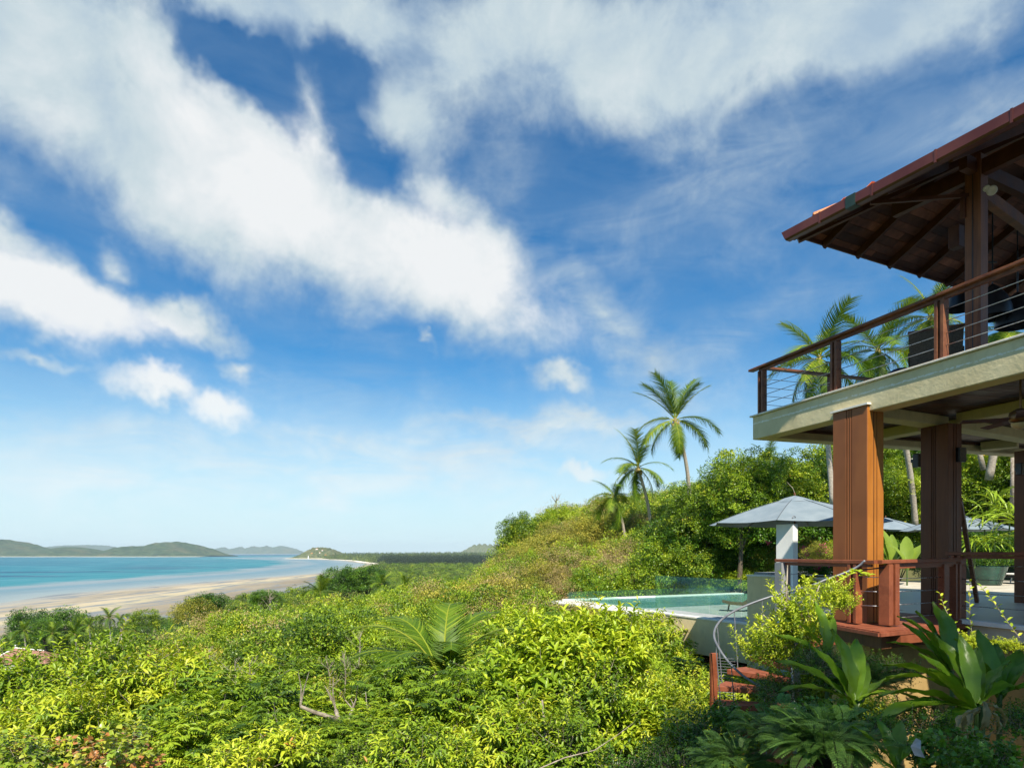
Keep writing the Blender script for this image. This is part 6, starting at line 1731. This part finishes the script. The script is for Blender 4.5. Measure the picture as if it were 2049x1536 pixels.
# wilted hanging leaf
WB = [blade_mesh('wilted_blade', .34, .07, 120, .9, 21), blade_mesh('wilted_blade_b', .28, .05, 95, .9, 22)]
for b_ in WB: b_.materials.clear(); b_.materials.append(leaf_dry)
blades(at(1965, 1424, 5.2), 'brown wilted leaves hanging in strips below the fanned plant', [(180, -5, 0, 1), (200, -20, 1, 1), (-10, -10, 1, .9), (250, -30, 0, .8), (150, -35, 0, .9), (-40, -30, 1, .8)], name='wilted_plant', meshes=WB)

# feathery and round leaved undergrowth in the shade, bottom right
L_ = Leaves(); tw_ = MB(); g_ = np.random.default_rng(70)
for i in range(150):
    d = unit(g_.normal(size=(1, 3)))[0]; d[2] = abs(d[2]) * .8 + .1
    b = d * g_.uniform(.15, .7); hd = unit((d * np.array([1, 1, .3]) + g_.normal(size=3) * .3)[None])[0]; l = g_.uniform(.35, .55); sd = unit(np.cross(hd, [0, 0, 1.])[None])[0]
    tw_.tube([b * .4, b, b + hd * l * .5 + [0, 0, .03], b + hd * l - [0, 0, .05]], [.004, .003, .002, .001], 3, False)
    for k in range(14):
        u = .15 + .85 * k / 13; p = b + hd * l * u + np.array([0, 0, .05 * math.sin(u * 3) - .08 * u * u])
        for sg in (-1, 1):
            dr = unit((sd * sg + hd * .55)[None])[0]; ll = .13 * math.sin(math.pi * (u * .8 + .15)); m = 9; uu = np.linspace(.1, 1, m)
            q = p + dr * (ll * uu)[:, None]
            D = np.where((np.arange(m) % 2 == 0)[:, None], hd, -hd) + dr * .6
            L_.add(q, D, np.tile([0, 0, 1.], (m, 1)), .055, .016, np.full(m, g_.uniform(.1, .9)), TP_DIA)
shrub_proto('feather', 'feathery_shrub', L_, tw_, leaf_fern, solid('green_twig', (.02, .05, .012), (.04, .08, .02), 9, .6, 0))
fg('feather', 1745, 1372, 7.6, 62, 'feathery shrub covering the wall below the landing', name='feathery_shrub')
fg('feather', 1560, 1478, 5.6, 100, 'feathery dark green fern like shrub over the stair treads', name='feathery_shrub')
fg('feather', 1650, 1500, 4.9, 120, 'feathery shrub at the bottom edge right of the stair', name='feathery_shrub')
fg('feather', 1470, 1535, 5.6, 85, 'feathery shrub at the bottom left of the stair', name='feathery_shrub')
for k, (key, px, py, Y, rp_, lb) in enumerate([('round', 1990, 1530, 4.0, 75, 'round glossy leaves at the bottom right corner'), ('round', 1890, 1520, 4.6, 80, 'round leaved shrub right of the bottom centre of the shade'), ('dark', 1760, 1480, 5.4, 80, 'dark leafy shrub under the upright bladed plant'),
        ('dark', 1850, 1450, 5.6, 70, 'dark shrub under the fanned blades'), ('round', 1640, 1440, 5.6, 55, 'round leaved shrub left of the pale fallen leaf'), ('dark', 1420, 1480, 7.0, 95, 'dark shrub in shade left of the stair foot'), ('dark', 1350, 1530, 6.6, 90, 'dark shade shrub at the bottom under the central bushes'),
        ('dark', 2040, 1450, 5.6, 70, 'dark shrub at the right edge under the ochre wall'), ('round', 1460, 1440, 6.6, 45, 'round leaves beside the lowest stair tread'), ('dark', 1560, 1390, 7.6, 60, 'dark shrub behind the stair pole'), ('dark', 1700, 1370, 8.2, 55, 'shrub in the dark under the landing'), ('dark', 1250, 1560, 6.2, 90, 'dark low bush at the bottom edge under the trunks')]):
    fg(key, px, py, Y, rp_, lb, name={'round': 'round_leaved_shrub', 'dark': 'dark_leaved_shrub'}[key])
fl = at(1822, 1492, 4.4); m_ = MB(); m_.add([fl, fl + V(.05, .02, .05), fl + V(.09, .03, .03), fl + V(.07, .0, -.02), fl + V(.02, -.01, -.06), fl + V(.10, 0, -.08)], [(0, 1, 2, 3), (0, 3, 5, 4)])
tag(m_.build('fallen_leaf', solid('silvery_dry_leaf', (.26, .27, .28), (.34, .35, .36), 9, .6, .2)), 'silvery dry leaf caught in the dark undergrowth at the bottom right', 'leaf')

# hedge, crotons, bougainvillea and banana plants beyond the landing
for k, (px, py, Y, rpx, key, lb) in enumerate([(1622, 1155, 19, 36, 'dark', 'dark hedge bush behind the lower railing, left part'), (1664, 1150, 19.5, 36, 'dark', 'dark hedge bush behind the left column foot'), (1645, 1108, 21, 34, 'olive', 'yellow and red croton bush behind the white pillar'),
        (1605, 1085, 42, 32, 'olive', 'croton bush with yellow leaves just right of the white pillar'), (1525, 1118, 42, 38, 'olive', 'reddish yellow croton bush left of the white pillar'), (1545, 1135, 42, 34, 'lime', 'lime bush at the foot of the white pillar'), (1670, 1100, 42, 36, 'lime', 'lime green croton bush against the left column'),
        (1800, 1120, 26, 45, 'dark', 'dark hedge between the two big columns'), (1990, 1105, 27, 60, 'dark', 'dark hedge behind the green bowl')]):
    put_tree(key, at(px, py, Y), rpx / F * Y, 'hedge_bush' if key == 'dark' else 'croton_bush', lb, None, 'shrub', .8)
gl = Leaves(); g_ = np.random.default_rng(90)
for px, py in ((1638, 1105), (1600, 1122), (1636, 1136), (1662, 1128), (1608, 1095), (1645, 1092), (1575, 1136), (1583, 1108), (1655, 1104), (1625, 1150), (1537, 1085), (1612, 1110)):
    c = at(px, py, 18.6 if py > 1115 else 20.6); n = 30; gl.add(np.array(c[:]) + g_.normal(size=(n, 3)) * .05, g_.normal(size=(n, 3)), g_.normal(size=(n, 3)), .05, .04, g_.uniform(0, 1, n), TP_DIA)
me, _ = gl.mesh('bougainvillea_flowers', leaf_pink); tag(link_mesh('bougainvillea_flowers', me), 'magenta bougainvillea blossoms scattered over the hedge', None, None, 'stuff')
BN = [blade_mesh('banana_blade', 1.5, .38, 30, .25, 9), blade_mesh('banana_blade_b', 1.3, .34, 60, .2, 10)]
for b_ in BN: b_.materials.clear(); b_.materials.append(leaf_banana)
blades(at(1785, 1140, 23), 'banana plant with pale broad leaves under the far parasol', [(120, 80, 0, 1), (60, 70, 0, 1), (170, 62, 1, .9), (20, 55, 1, .9), (90, 85, 0, 1.1)], name='banana_plant', meshes=BN)
blades(at(1815, 1140, 22), 'banana plant with a slanting leaf beside the second column', [(60, 58, 0, 1.1), (30, 50, 0, 1), (120, 75, 1, .9)], name='banana_plant', meshes=BN)
spk = [blade_mesh('pandan_blade', 1.3, .07, 75, .5, 11), blade_mesh('pandan_blade_b', 1.1, .06, 110, .5, 12)]
for b_ in spk: b_.materials.clear(); b_.materials.append(leaf_lime)
for k, (px, py, Y, s_, lb) in enumerate([(1990, 1010, 24, 1.0, 'spiky screw palm with the highest tuft right of the second column'), (1970, 1035, 23, 1.0, 'spiky screw palm left tuft above the third parasol'), (2020, 1035, 22, 1.2, 'spiky screw palm tuft at the right edge'),
        (2040, 1050, 21, 1.3, 'large spiky tuft cut by the right edge'), (1950, 1085, 22, .9, 'drooping screw palm leaves under the third parasol'), (1990, 1085, 22, 1.0, 'hanging screw palm leaves above the green bowl')]):
    g = random.Random(100 + k)
    blades(at(px, py, Y), lb, [(i * 137.5, g.uniform(5, 85) if k < 4 else g.uniform(-20, 45), i % 2, g.uniform(.6, 1.0)) for i in range(22)], name='screw_palm', sc=s_, meshes=spk)
spk_t = MB(); 
for px, Y in ((1990, 24), (1970, 23), (2020, 22), (2040, 21)): spk_t.tube([at(px, 1120, Y), at(px, 1040, Y)], .06, 7)
tag(MB().tube([at(2028, 1020, 26), at(2030, 915, 26)], .13, 10).build('grey_trunk', bark_m, None, True), 'smooth grey trunk at the right edge behind the speaker', 'trunk')
tag(MB().tube([at(1968, 940, 34), at(1962, 915, 34), at(1958, 890, 34)], .13, 8).build('pale_trunk', palebark, None, True), 'short piece of pale palm trunk right of the second column', 'trunk')

# unseen trees added behind the camera's right shoulder only to shade the undergrowth
for k, (x, y, z, s_) in enumerate([(4.7, -12.2, 20.0, 2.1), (7.6, -12.5, 20.2, 2.3), (6.2, -14.9, 20.4, 2.3), (10.3, -14.2, 20.4, 2.4)]):
    t = empty('added_shade_tree', V(x, y, H - 2), ['unseen tree added for its shade behind the viewer, left part', 'unseen tree added for its shade behind the viewer, right part', 'unseen rear crown added for its shade behind the viewer', 'unseen far right crown added for its shade behind the viewer'][k], 'tree')
    o = link_mesh('crown', CROWNS['green'][0], t); o['kind'] = 'stuff'; o.location = (0, 0, z + 2); o.scale = (s_, s_, s_ * .7)
    MB().tube([V(x, y, H - 3.5), V(x + .2, y, H + z * .5), V(x, y, H + z)], [.26, .2, .1], 9).build('trunk', bark_m, t)

# ------------------------------------------------------------------ air
hz = bpy.data.materials.new('haze_air'); hz.use_nodes = True
t = NT(hz.node_tree); t.n.clear()
out = t.new('ShaderNodeOutputMaterial'); pv = t.new('ShaderNodeVolumePrincipled')
pv.inputs['Color'].default_value = (0.74, 0.90, 1.0, 1); pv.inputs['Density'].default_value = 0.000036; pv.inputs['Anisotropy'].default_value = 0.0
t.l.new(pv.outputs[0], out.inputs['Volume'])
HZ = MB(); HZ.box((0, 10000, 150), (1, 0, 0), (0, 1, 0), UP, 50000, 24000, 310)
tag(HZ.build('haze', hz), 'thin sea haze over the bay', None, None, 'stuff')
